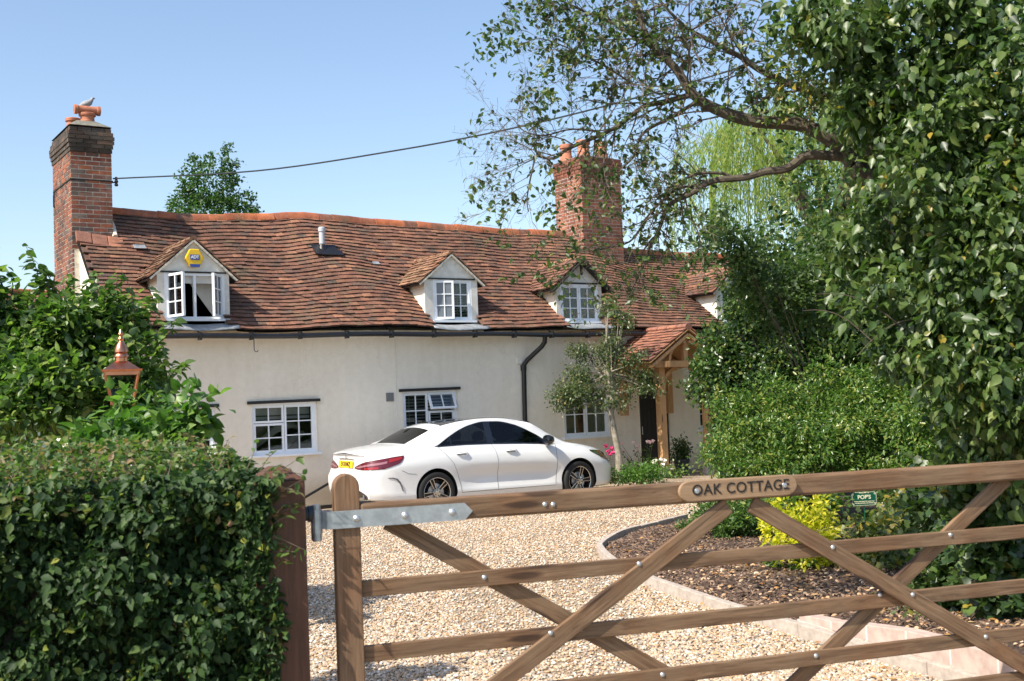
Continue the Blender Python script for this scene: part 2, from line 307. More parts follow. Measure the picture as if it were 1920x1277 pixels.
# loose stones lying on the near part of the drive
KERB = [(2.25, 15.9), (1.75, 15.15), (1.28, 14.45), (1.02, 13.75), (.88, 13.1), (.89, 12.5), (.95, 11.8), (1.06, 11.1), (1.27, 10.3), (1.53, 9.46), (1.76, 8.8), (1.99, 8.2), (2.2, 7.55), (2.46, 6.9), (2.68, 6.25)]
KX = [p[0] for p in KERB][::-1]; KY = [p[1] for p in KERB][::-1]
def kx(Y): return float(np.interp(Y, KY, KX)) if Y < 15.9 else 2.25+(Y-15.9)*.75
def scatter(name, pts, rots, scl, prim, m, parent=None, size=(1, 1, 1)):
    me = bpy.data.meshes.new(name); me.from_pydata(pts, [], [])
    for nm, ty, data, f in (('rot', 'FLOAT_VECTOR', rots, 'vector'), ('scl', 'FLOAT_VECTOR', scl, 'vector')):
        a = me.attributes.new(nm, ty, 'POINT'); a.data.foreach_set(f, np.asarray(data, 'f').ravel())
    o = link(name, me, parent); ng = bpy.data.node_groups.new(name, 'GeometryNodeTree')
    ng.interface.new_socket('Geometry', in_out='INPUT', socket_type='NodeSocketGeometry'); ng.interface.new_socket('Geometry', in_out='OUTPUT', socket_type='NodeSocketGeometry')
    i = ng.nodes.new('NodeGroupInput'); ou = ng.nodes.new('NodeGroupOutput'); ip = ng.nodes.new('GeometryNodeInstanceOnPoints')
    if prim == 'stone': pr = ng.nodes.new('GeometryNodeMeshIcoSphere'); pr.inputs['Radius'].default_value = 1; pr.inputs['Subdivisions'].default_value = 2
    else: pr = ng.nodes.new('GeometryNodeMeshCube'); pr.inputs['Size'].default_value = (2, 2, 2)
    sm = ng.nodes.new('GeometryNodeSetShadeSmooth'); sm.inputs['Shade Smooth'].default_value = prim == 'stone'; st = ng.nodes.new('GeometryNodeSetMaterial'); st.inputs['Material'].default_value = m
    tf = ng.nodes.new('GeometryNodeTransform'); tf.inputs['Scale'].default_value = size
    ng.links.new(pr.outputs['Mesh'], tf.inputs['Geometry']); ng.links.new(tf.outputs[0], sm.inputs[0]); ng.links.new(sm.outputs[0], st.inputs['Geometry'])
    for nm, sk in (('rot', 'Rotation'), ('scl', 'Scale')):
        na = ng.nodes.new('GeometryNodeInputNamedAttribute'); na.data_type = 'FLOAT_VECTOR'; na.inputs['Name'].default_value = nm; ng.links.new(na.outputs[0], ip.inputs[sk])
    ng.links.new(i.outputs[0], ip.inputs['Points']); ng.links.new(st.outputs[0], ip.inputs['Instance']); ng.links.new(ip.outputs[0], ou.inputs[0])
    md = o.modifiers.new('scatter', 'NODES'); md.node_group = ng; me.materials.append(m); return o
P = []; 
while len(P) < 78000:
    Y = 6.3+(rng.random()**1.3)*12.5; X = -.19*Y-.25+rng.random()*(.60*Y)
    if math.sin(X*1.9+.6*math.sin(Y*.7)+1)*.5+.5*math.sin(X*.8-Y*.5) > .55 and rng.random() < .55: continue
    if X < kx(Y)-.06 and X > -.19*Y-.3: P.append((X, Y, gh(X, Y)+.004+rng.random()*.006))
P = np.array(P); n = len(P)
tag(scatter('gravel', P.tolist(), rng.uniform(-1, 1, (n, 3))*[.45, .45, 3.14], rng.uniform(.006, .0145, (n, 1))*np.column_stack([rng.uniform(.9, 1.35, n), rng.uniform(.75, 1, n), rng.uniform(.45, .7, n)]), 'stone', M['stone']), 'loose golden gravel stones of the driveway', kind='stuff')
# ------------------------------------------------------------------ planting bed, edging, block wall
def bed_h(X, Y):
    d = X-kx(Y); return .015+.05*sstep(0, .5, d)+.22*sstep(1.2, 4.2, d)*sstep(14, 9, Y)+.14*sstep(.1, .6, d)*sstep(8.6, 7.0, Y)+.012*math.sin(5*X+3*Y)
g = MB(); g.grid([[(kx(Y)+.05+(9-kx(Y))*a**1.6, Y, bed_h(kx(Y)+.05+(9-kx(Y))*a**1.6, Y)) for a in np.linspace(0, 1, 34)] for Y in np.arange(5.2, 19.6, .22)])
M['soil'] = gravelmat('bark_mulch', [(0, (.04, .025, .018)), (.4, (.08, .05, .035)), (.7, (.12, .078, .055)), (.85, (.06, .04, .028)), (1, (.26, .15, .08))], cell=34)
tag(g.obj('flower_bed_soil', M['soil'], smooth=True), kind='structure')
M['chip'] = gravelmat('bark_chip', [(0, (.045, .028, .02)), (.5, (.13, .08, .055)), (.75, (.2, .13, .09)), (1, (.3, .2, .13))], True)
M['pebble'] = gravelmat('bed_pebble', [(0, (.5, .28, .14)), (.5, (.6, .42, .26)), (.8, (.45, .3, .2)), (1, (.62, .5, .38))], True)
def bedpts(n, d0, d1, y0, y1, p=1.6):
    R = []
    for _ in range(n):
        Y = rng.uniform(y0, y1); X = kx(Y)+.1+d0+(d1-d0)*rng.random()**p; R.append((X, Y, bed_h(X, Y)+.006))
    return R
R = bedpts(15000, 0, 3.4, 7.2, 15.5); n = len(R)
tag(scatter('bark_mulch', R, rng.uniform(-1, 1, (n, 3))*[.5, .5, 3.14], np.column_stack([rng.uniform(.012, .045, n), rng.uniform(.004, .009, n), rng.uniform(.002, .005, n)]), 'chip', M['chip']), 'dark bark chips covering the planting bed', kind='stuff')
R = bedpts(1900, 0, 3.6, 6.6, 12.5, 1.2); n = len(R)
tag(scatter('bed_pebbles', R, rng.uniform(-1, 1, (n, 3))*[.6, .6, 3.14], rng.uniform(.008, .024, (n, 1))*np.array([[1.1, .8, .5]]), 'stone', M['pebble']), 'tan pebbles and orange fallen leaves on the bed', kind='stuff')
edge = empty('bed_edging', 'curved pale concrete kerb edging round the bark planting bed', 'edging', (0, 0, 0))
def along(path, step):
    P = [Vector((*p, 0)) for p in path]; out = [P[0]]; acc = 0
    for a, b in zip(P, P[1:]):
        L = (b-a).length; t = step-acc
        while t <= L: out.append(a+(b-a)*(t/L)); t += step
        acc = (acc+L) % step
    return out
EP = along(KERB, .45)
for a, b in zip(EP, EP[1:]):
    d = (b-a); L = d.length; g = MB(); g.box((0, 0, 0), (L-.008, .068, .14)); o = g.obj('edging_block', M['kerb'], edge)
    o.location = (a+b)/2+Vector((0, 0, .015+random.uniform(-.004, .004))); o.rotation_euler = (random.uniform(-.015, .015), 0, math.atan2(d.y, d.x)); bevel(o, .008)
# low retaining wall of pink blocks standing on the kerb
wl = empty('retaining_wall', 'low wall of pink blocks with pale mortar beside the drive', 'wall', (0, 0, 0))
WP = along([(2.0, 8.42), (2.24, 7.7), (2.5, 6.95), (2.74, 6.2), (2.98, 5.5)], .40)
for i, (a, b) in enumerate(zip(WP, WP[1:])):
    d = (b-a).normalized(); nrm = Vector((d.y, -d.x, 0)); z0 = .078; za = .13+.10*sstep(8.4, 7.1, a.y)+.02*sstep(7, 5.5, a.y); zb = .13+.10*sstep(8.4, 7.1, b.y)+.02*sstep(7, 5.5, b.y)
    p0 = a+d*.008; p1 = b-d*.008; g = MB(); V = []
    for off in (-.05, .05):
        for p, z in ((p0, z0), (p1, z0), (p1, zb), (p0, za)): V.append(p+nrm*off+Vector((0, 0, z)))
    c = sum(V, Vector())/8; g.add([v-c for v in V], [(0, 1, 2, 3), (7, 6, 5, 4), (0, 4, 5, 1), (1, 5, 6, 2), (2, 6, 7, 3), (3, 7, 4, 0)]); bevel(g.obj('block', M['block'], wl, loc=c), .006)
g = MB()
for a, b in zip(WP, WP[1:]):
    d = (b-a).normalized(); g.beam(a+Vector((0, 0, .078))-d*.01, b+Vector((0, 0, .078))+d*.01, .1, .024); zb = .13+.10*sstep(8.4, 7.1, b.y)
    g.box(b+Vector((0, 0, (.08+zb)/2-.004)), (.018, .092, zb-.085), Matrix.Rotation(math.atan2(d.y, d.x), 3, 'Z'))
g.obj('mortar', M['blockm'], wl)
# ------------------------------------------------------------------ cottage
H = empty('cottage', 'long cream rendered cottage with sagging red clay tile roof and dormers', 'house', O, HA)
L = lambda u, v, z: Vector((u, -v, z))
RU = [-3.5, -2.76, -1.4, -.14, .7, 1.56, 2.9, 4.66, 6.5, 7.0, 8.1, 10.8, 13]; RZ = [5.2, 5.19, 5.13, 5.17, 5.28, 5.27, 5.2, 5.19, 5.17, 5.13, 4.92, 4.83, 4.85]
def wob(u, s): return .022*math.sin(1.7*u+2.3*s)+.009*math.sin(3.9*u-4.1*s+1)+.004*math.sin(7.3*u+3*s)+.075*math.exp(-((u-1.45+.5*s)/.45)**2)*math.sin(math.pi*min(1, s*1.1+.08))-.05*math.exp(-((u-.1)/.7)**2)*math.sin(math.pi*s)-.04*math.sin(math.pi*s)
EV, EZ, RV = .30, 2.995, -2.2
def rp(u, s):
    zr = float(pch(u, RU, RZ)); ez = EZ+.02*math.sin(u*1.3); v = EV+(RV-EV)*s; z = ez+(zr-ez)*s; h = wob(u, s); return Vector((u, -(v+h*.67), z+h*.74))
def roofz(u, v): s = (EV-v)/(EV-RV); return rp(u, min(1, max(0, s))).z
DORM = [dict(l=-2.60, r=-1.47, ez=3.90, az=4.44, zs=3.10, oh=.12), dict(l=2.12, r=3.19, ez=3.90, az=4.37, zs=3.10, oh=.12), dict(l=4.96, r=6.02, ez=3.88, az=4.36, zs=3.12, oh=.16), dict(l=9.05, r=10.05, ez=3.84, az=4.3, zs=3.1, oh=.12)]
def indorm(u, z, m=0): return any(d['l']-m < u < d['r']+m and z < d['ez']+.12 for d in DORM)
# walls: grid of cells with the openings left out
HOLES = [(-2.66, -1.74, .95, 1.77), (-1.14, -.01, .95, 1.80), (1.60, 2.70, .95, 1.92), (5.02, 6.11, .93, 1.80), (6.86, 7.62, .13, 2.15), (8.4, 9.4, .93, 1.8)]
U0, U1 = -3.4, 13.0
us = sorted(set([U0, U1]+[h[0] for h in HOLES]+[h[1] for h in HOLES]+list(np.arange(-3.2, 13, .4)))); zs = sorted(set([-.05, 3.0]+[h[2] for h in HOLES]+[h[3] for h in HOLES]+[.5, 1.3, 2.3, 2.6]))
g = MB()
for a, b in zip(us, us[1:]):
    for c, d in zip(zs, zs[1:]):
        if b-a < 1e-6 or any(h[0]-1e-6 <= a and b <= h[1]+1e-6 and h[2]-1e-6 <= c and d <= h[3]+1e-6 for h in HOLES): continue
        wv = lambda u, z: .012*math.sin(u*1.9+z)+.01*math.sin(u*.8-z*2.2)
        g.add([(a, wv(a, c), c), (b, wv(b, c), c), (b, wv(b, d), d), (a, wv(a, d), d)], [(0, 1, 2, 3)])
for (a, b, c, d) in HOLES:
    for p, q in (((a, c), (b, c)), ((b, c), (b, d)), ((b, d), (a, d)), ((a, d), (a, c))):
        g.add([(p[0], -.012, p[1]), (q[0], -.012, q[1]), (q[0], .24, q[1]), (p[0], .24, p[1])], [(0, 1, 2, 3)])
for a, b in ((U0, U1),):   # inner leaf
    for i, c in enumerate(HOLES+[(U1, 0, 0, 0)]):
        x0 = U0 if i == 0 else HOLES[i-1][1]; x1 = c[0]; g.add([(x0, .24, -.05), (x1, .24, -.05), (x1, .24, 3), (x0, .24, 3)], [(0, 1, 2, 3)])
        if i < len(HOLES): g.add([(c[0], .24, -.05), (c[1], .24, -.05), (c[1], .24, c[2]), (c[0], .24, c[2])], [(0, 1, 2, 3)]); g.add([(c[0], .24, c[3]), (c[1], .24, c[3]), (c[1], .24, 3), (c[0], .24, 3)], [(0, 1, 2, 3)])
wall = g.obj('wall', M['plaster'], H, fix=False)
g = MB()   # gable end (left) and right end, back wall
for x in (U0, U1):
    sgn = -1 if x == U0 else 1
    poly = [(x, 0, -.05), (x, 0, 3.12), (x, 2.2, 5.12 if x == U0 else 4.75), (x, 4.4, 3.12), (x, 4.4, -.05)]
    g.prism(poly, (-sgn*.12, 0, 0))
g.bb((U0+.12, 4.28, -.05), (U1-.12, 4.4, 3.1)); g.obj('end_wall', M['cheek'], H)
g = MB(); g.bb((U0+.13, .25, -.02), (U1-.13, 4.27, .02)); g.bb((U0+.13, .26, 2.45), (U1-.13, 4.27, 2.55))
for x in (-1.45, .8, 4.2, 6.6, 7.9): g.bb((x, .26, .03), (x+.08, 4.2, 2.44))
g.bb((U0+.13, 2.3, .03), (U1-.2, 2.36, 2.44)); g.obj('interior', M['room'], H)
g = MB(); g.bb((U0, -.02, 0), (4.6, -.004, .07)); g.bb((U0, -.03, -.03), (12.5, -.021, .045)); g.obj('plinth', M['blackwood'], H)
# roof deck
roof = empty('roof', parent=H); g = MB(); uu = np.arange(-3.46, 13.1, .135); ss = np.linspace(0, 1, 30)
for i in range(len(uu)-1):
    for j in range(29):
        p = rp((uu[i]+uu[i+1])/2, (ss[j]+ss[j+1])/2)
        if indorm(p.x, p.z-.05): continue
        q = [rp(uu[i], ss[j]), rp(uu[i+1], ss[j]), rp(uu[i+1], ss[j+1]), rp(uu[i], ss[j+1])]; g.add([k+Vector((0, .02, -.025)) for k in q], [(0, 1, 2, 3)])
for i in range(len(uu)-1):
    a, b = rp(uu[i], 1), rp(uu[i+1], 1); g.add([a+Vector((0, 0, -.02)), b+Vector((0, 0, -.02)), Vector((b.x, 4.6, 2.95)), Vector((a.x, 4.6, 2.95))], [(0, 1, 2, 3)])
g.obj('roof_deck', M['blackwood'], roof, fix=False)
# clay tiles: every tile its own piece of geometry
TV = [Vector(p) for p in ((-.079, 0, .018), (.079, 0, .018), (.079, .2, .004), (-.079, .2, .004), (-.079, 0, .050), (.079, 0, .050), (.079, .2, .012), (-.079, .2, .012))]
TF = [(3, 2, 1, 0), (4, 5, 6, 7), (0, 1, 5, 4), (1, 2, 6, 5), (2, 3, 7, 6), (3, 0, 4, 7)]
def tframe(p, ux, ty, nz, jit=.02):
    M3 = Matrix((ux, ty, nz)).transposed(); e = Euler((random.gauss(0, jit*.8), random.gauss(0, jit*.9), random.gauss(0, jit*.7))).to_matrix()
    M4 = (M3 @ e).to_4x4(); M4.translation = p+nz*random.gauss(0, .003)+ty*random.gauss(0, .004); return M4
tiles = []; gauge = .110; ncol = int(16.4/.163)
for r in range(31):
    s0 = r*gauge/3.33
    if s0 > .985: break
    for c in range(ncol):
        u = -3.44+.08+c*.163+(.0815 if r % 2 else 0)
        rt = r+.0
        p = rp(u, s0)
        if indorm(u, p.z-.03, -.02) or (-3.50 < u < -2.90 and s0 > .80): continue
        if 7.0 < u < 7.9 and s0 > .82: continue
        ux = (rp(u+.1, s0)-rp(u-.1, s0)).normalized(); ty = (rp(u, min(1, s0+.03))-rp(u, max(0, s0-.03))).normalized(); nz = ux.cross(ty).normalized(); ty = nz.cross(ux)
        tiles.append((tframe(p, ux, ty, nz), s0, u))
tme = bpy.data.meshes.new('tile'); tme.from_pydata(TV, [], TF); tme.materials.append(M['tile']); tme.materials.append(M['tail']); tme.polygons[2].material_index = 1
Hm = Matrix.Translation(O) @ Matrix.Rotation(HA, 4, 'Z'); camp = Vector((0, 0, EYE))
vis = lambda t: ((Hm @ t[0].translation)-camp).length+(0 if (t[2] > -2.4 or t[1] > .45) else 50)
tiles.sort(key=vis); g = MB()
for k, (Mx, s_, u) in enumerate(tiles):
    if k < 300:
        o = link('tile', tme, roof); o.matrix_local = Mx
    else: g.add([Mx @ v for v in TV], TF)
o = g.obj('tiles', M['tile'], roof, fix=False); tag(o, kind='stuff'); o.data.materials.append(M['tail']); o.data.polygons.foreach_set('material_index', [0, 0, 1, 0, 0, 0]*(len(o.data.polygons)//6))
# eaves undercloak, ridge tiles
rg = MB(); n = 8
prof = [(-.115, -.085), (-.105, -.02), (-.07, .035), (0, .058), (.07, .035), (.105, -.02), (.115, -.085)]
V = []; 
for x in (0, .305):
    k = 1 if x == 0 else .93
    V += [(x, a*k, b*k) for a, b in prof]+[(x, a*k*.85, b*k*.85-.012) for a, b in prof]
Fc = []
for i in range(6): Fc += [(i, i+1, i+15, i+14), (i+7, i+21, i+22, i+8), (i, i+7, i+8, i+1), (i+14, i+15, i+22, i+21)]
Fc += [(0, 14, 21, 7), (6, 13, 27, 20)]
rg.add(V, Fc); rme = rg.mesh('ridge_tile', 30); rme.materials.append(M['ridge'])
u = -2.84
while u < 12.9:
    if not (6.55 < u < 7.85):
        a = rp(u, 1); b = rp(u+.3, 1); d = b-a; o = link('ridge_tile', rme, roof, loc=a+Vector((0, 0, .035+random.gauss(0, .004)))); o.rotation_euler = (random.gauss(0, .03), -math.atan2(d.z, d.x), random.gauss(0, .015))
    u += .30
# small lead bits, flue
g = MB(); g.box(rp(-2.5, .66)+Vector((0, -.05, .06)), (.2, .12, .012), Matrix.Rotation(.6, 3, 'X')); g.box(rp(1.75, .57)+Vector((0, -.02, .05)), (.13, .1, .01), Matrix.Rotation(.6, 3, 'X')); g.obj('lead_patch', M['lead'], roof)
fp = rp(.78, .66); g = MB(); g.lathe([(.052, 0), (.052, .37), (.064, .372), (.064, .44), (.045, .455)], 16, c=fp+Vector((0, 0, .0))); fl = g.obj('flue_pipe', simple('grey_plastic', (.48, .50, .54), .4), H, 30)
g = MB(); g.box(fp+Vector((.03, -.07, .035)), (.46, .30, .02), Matrix.Rotation(.74, 3, 'X')); g.box(fp+Vector((.12, -.16, -.03)), (.42, .14, .02), Matrix.Rotation(.74, 3, 'X')); g.lathe([(.11, -.05), (.075, .04), (.056, .10)], 14, c=fp+Vector((0, -.01, .03)), caps=False); g.lathe([(.052, .05), (.052, .15)], 16, c=fp, caps=False); g.obj('flue_slate', M['black'], fl)
# gutter, brackets, downpipe
g = MB(); gp = [L(u, .36+.0*u, 2.885+.012*math.sin(u*.9)+.008*math.sin(u*2.3)) for u in np.arange(-3.3, 12.8, .25)]
g.tube(gp, .043, 10); gut = g.obj('gutter', M['black'], H, True)
for u in np.arange(-2.9, 12.6, .83):
    g = MB(); z = 2.885+.012*math.sin(u*.9); g.box(L(u, .36, z), (.035, .125, .125)); g.tube([L(u+.02, .34, z+.05), L(u-.03, .2, z+.12)], .008, 5); g.obj('gutter_bracket', M['black'], gut)
g = MB(); g.bb(L(-3.42, .2, 2.955), L(12.9, .02, 2.975)); g.bb(L(-3.42, .03, 2.90), L(12.9, .0, 3.04)); g.obj('eaves_board', simple('grubby_cream_board', (.42, .36, .27), .8, 0, 6, .4), H)
g = MB(); dp = [L(4.42, .36, 2.86), L(4.42, .34, 2.74), L(4.38, .30, 2.66), L(4.18, .10, 2.42), L(4.13, .065, 2.34), L(4.12, .06, 2.2), L(4.10, .06, 1.2), L(4.10, .06, .05)]
g.tube(dp, .045, 12)
for z in (2.28, 1.24): g.tube([L(4.115, .06, z-.05), L(4.115, .06, z+.05)], .057, 12)
g.obj('downpipe', M['black'], H, 40)
g = MB(); g.tube([L(-1.185, .33, 2.84), L(-1.185, .33, 2.66), L(-1.17, .33, 2.625), L(-1.14, .34, 2.62), L(-1.125, .34, 2.645)], .007, 6); g.obj('hanging_hook', M['darkmetal'], H)
g = MB(); g.bb(L(1.28, .035, 1.75), L(1.42, -.01, 1.90))
for k in range(5): g.bb(L(1.29, .042, 1.762+k*.027), L(1.41, .033, 1.775+k*.027))
g.obj('air_vent', simple('grey_vent', (.2, .2, .2), .7), H)
g = MB(); g.bb(L(4.0, .05, 2.36), L(4.09, -.01, 2.46)); g.obj('junction_box', M['cheek'], H)
g = MB(); g.tube([L(1.49, .018, 2.86), L(1.48, .018, 1.8), L(1.49, .018, .9)], .006, 5); g.obj('wall_cable', M['gable'], H)
# ------------------------------------------------------------------ windows
pme = bpy.data.meshes.new('pane')
def window(u0, u1, z0, z1, y, lights, lintel=True, sill=True, pane='pane', fr=.045, back=None):
    g = MB(); t = .07
    for a, b in (((u0, y, z0), (u1, y+t, z0+fr)), ((u0, y, z1-fr), (u1, y+t, z1)), ((u0, y, z0+fr), (u0+fr, y+t, z1-fr)), ((u1-fr, y, z0+fr), (u1, y+t, z1-fr))): g.bb(a, b)
    W = None
    for l in lights:
        for bar in l.get('bars', []): g.bb(*bar)
    if sill: g.box(((u0+u1)/2, y-.035, z0-.012), (u1-u0+.10, .12, .036))
    W = g.obj('window', M['white'], H); 
    if lintel: h = MB(); h.beam((u0-.07, -.022, z1+.012), (u1+.06, -.022, z1+.022), .05, .036, (0, 1, 0)); h.obj('lintel', M['blackwood'], W)
    for l in lights:
        a0, a1, c0, c1 = l['r']; nc, nr = l['n']; w_ = a1-a0; h_ = c1-c0; sf = .036; bt = .018; g = MB(); dd = .04
        hx = l.get('hinge', 'L'); ox = 0 if hx == 'L' else (-w_ if hx == 'R' else 0); oz = -h_ if hx == 'T' else 0
        for a, b in (((0, 0, 0), (w_, dd, sf)), ((0, 0, h_-sf), (w_, dd, h_)), ((0, 0, sf), (sf, dd, h_-sf)), ((w_-sf, 0, sf), (w_, dd, h_-sf))): g.bb(Vector(a)+Vector((ox, 0, oz)), Vector(b)+Vector((ox, 0, oz)))
        iw = (w_-2*sf); ih = h_-2*sf
        for k in range(1, nc): x = ox+sf+iw*k/nc; g.bb((x-bt/2, .004, oz+sf), (x+bt/2, dd-.006, oz+h_-sf))
        for k in range(1, nr):
            z = oz+sf+ih*k/nr
            for q in range(nc):
                xa = ox+sf+iw*q/nc+(bt/2 if q else 0); xb = ox+sf+iw*(q+1)/nc-(bt/2 if q < nc-1 else 0); g.bb((xa, .004, z-bt/2), (xb, dd-.006, z+bt/2))
        loc = (a0-ox, y+.012, c0-oz); ang = l.get('open', 0); rot = (-ang, 0, 0) if hx == 'T' else (0, 0, -ang if hx == 'L' else ang)
        sash = g.obj('sash', M['white'], W, loc=loc, rot=rot)
        for q in range(nc):
            for k in range(nr):
                x0 = ox+sf+iw*q/nc; x1 = ox+sf+iw*(q+1)/nc; zz0 = oz+sf+ih*k/nr; zz1 = oz+sf+ih*(k+1)/nr; p = MB(); p.bb((x0, .018, zz0), (x1, .022, zz1)); 
                o = p.obj('pane', M[l.get('glass', pane)], W, loc=loc, rot=(rot[0]+random.gauss(0, .006), rot[1], rot[2]+random.gauss(0, .006)))
    return W
def blindm(W, a, b, slat=None):
    g = MB()
    if slat:
        z = a[2]
        while z < b[2]: g.box(((a[0]+b[0])/2, (a[1]+b[1])/2, z), (b[0]-a[0], .05, .004), Matrix.Rotation(.5, 3, 'X')); z += slat
        for x in (a[0]+.15, b[0]-.15): g.bb((x, a[1], a[2]), (x+.01, a[1]+.004, b[2]))
    else: g.bb(a, b)
    g.obj('blind', M['blind'], W)
y0 = .025
def std(u0, u1, z0, z1):
    f = .045; m_ = u0+(u1-u0)*.515; return f, m_
# window at far left, mostly behind leaves
W = window(-2.66, -1.74, .95, 1.77, y0, [dict(r=(-2.615, -2.21, 1.0, 1.725), n=(2, 3)), dict(r=(-2.205, -1.785, 1.0, 1.725), n=(2, 3))]); blindm(W, (-2.6, .17, 1.55), (-1.8, .18, 1.74))
# four-light kitchen window
W = window(-1.14, -.01, .95, 1.80, y0, [dict(r=(-1.095, -.575, 1.475, 1.755), n=(2, 1)), dict(r=(-1.095, -.575, .995, 1.465), n=(2, 2)), dict(r=(-.565, -.055, .995, 1.755), n=(2, 3))])
blindm(W, (-1.08, .17, 1.60), (-.07, .18, 1.75)); blindm(W, (-1.08, .17, 1.53), (-.07, .175, 1.575))
g = MB()   # white tub chair seen through the glass
g.tube([(-.95, .6, 1.02), (-.8, .52, 1.16), (-.55, .5, 1.36), (-.25, .55, 1.42), (-.05, .7, 1.36)], [.03, .05, .07, .06, .04], 8); g.tube([(-.45, .48, 1.0), (-.3, .46, 1.18), (-.05, .5, 1.27)], [.05, .07, .05], 8)
g.obj('chair_back', M['blind'], H, True)
W = window(1.60, 2.70, .95, 1.92, y0, [dict(r=(1.645, 2.12, .995, 1.875), n=(2, 3)), dict(r=(2.13, 2.655, 1.57, 1.875), n=(2, 1), hinge='T', open=.42), dict(r=(2.13, 2.655, .995, 1.555), n=(2, 2))]); blindm(W, (1.65, .15, 1.0), (2.65, .17, 1.88), .055)
W = window(5.02, 6.11, .93, 1.80, y0, [dict(r=(5.065, 5.56, .975, 1.755), n=(2, 2)), dict(r=(5.57, 6.065, .975, 1.755), n=(2, 2))])
g = MB(); 
for k in range(10): g.tube([(5.9+k*.018, .2+.015*(k % 2), .9), (5.9+k*.018, .2+.015*(k % 2), 1.78)], .014, 6)
g.obj('curtain', M['curtain'], W, True); g = MB(); g.bb((5.15, .35, 1.1), (5.6, .4, 1.3)); g.obj('cushion', simple('orange_cloth', (.4, .16, .04), .8), W)
W = window(8.4, 9.4, .93, 1.80, y0, [dict(r=(8.445, 8.895, .975, 1.755), n=(2, 3)), dict(r=(8.905, 9.355, .975, 1.755), n=(2, 3))])
# front door
g = MB()
for k in range(6): g.bb((6.93+k*.104, .10, .15), (7.028+k*.104, .14, 2.09))
dr = g.obj('door', M['blackwood'], H); g = MB(); g.bb((6.86, .02, .13), (6.925, .16, 2.15)); g.bb((7.555, .02, .13), (7.62, .16, 2.15)); g.bb((6.926, .02, 2.09), (7.554, .16, 2.15)); g.obj('door_frame', M['black'], dr)
g = MB(); g.bb((6.97, .085, .9), (7.0, .1, 1.06)); g.obj('door_handle', M['galv'], dr)
g = MB(); g.bb(L(6.7, .55, .05), L(7.8, .02, .2)); g.obj('door_step', M['kerb'], H)
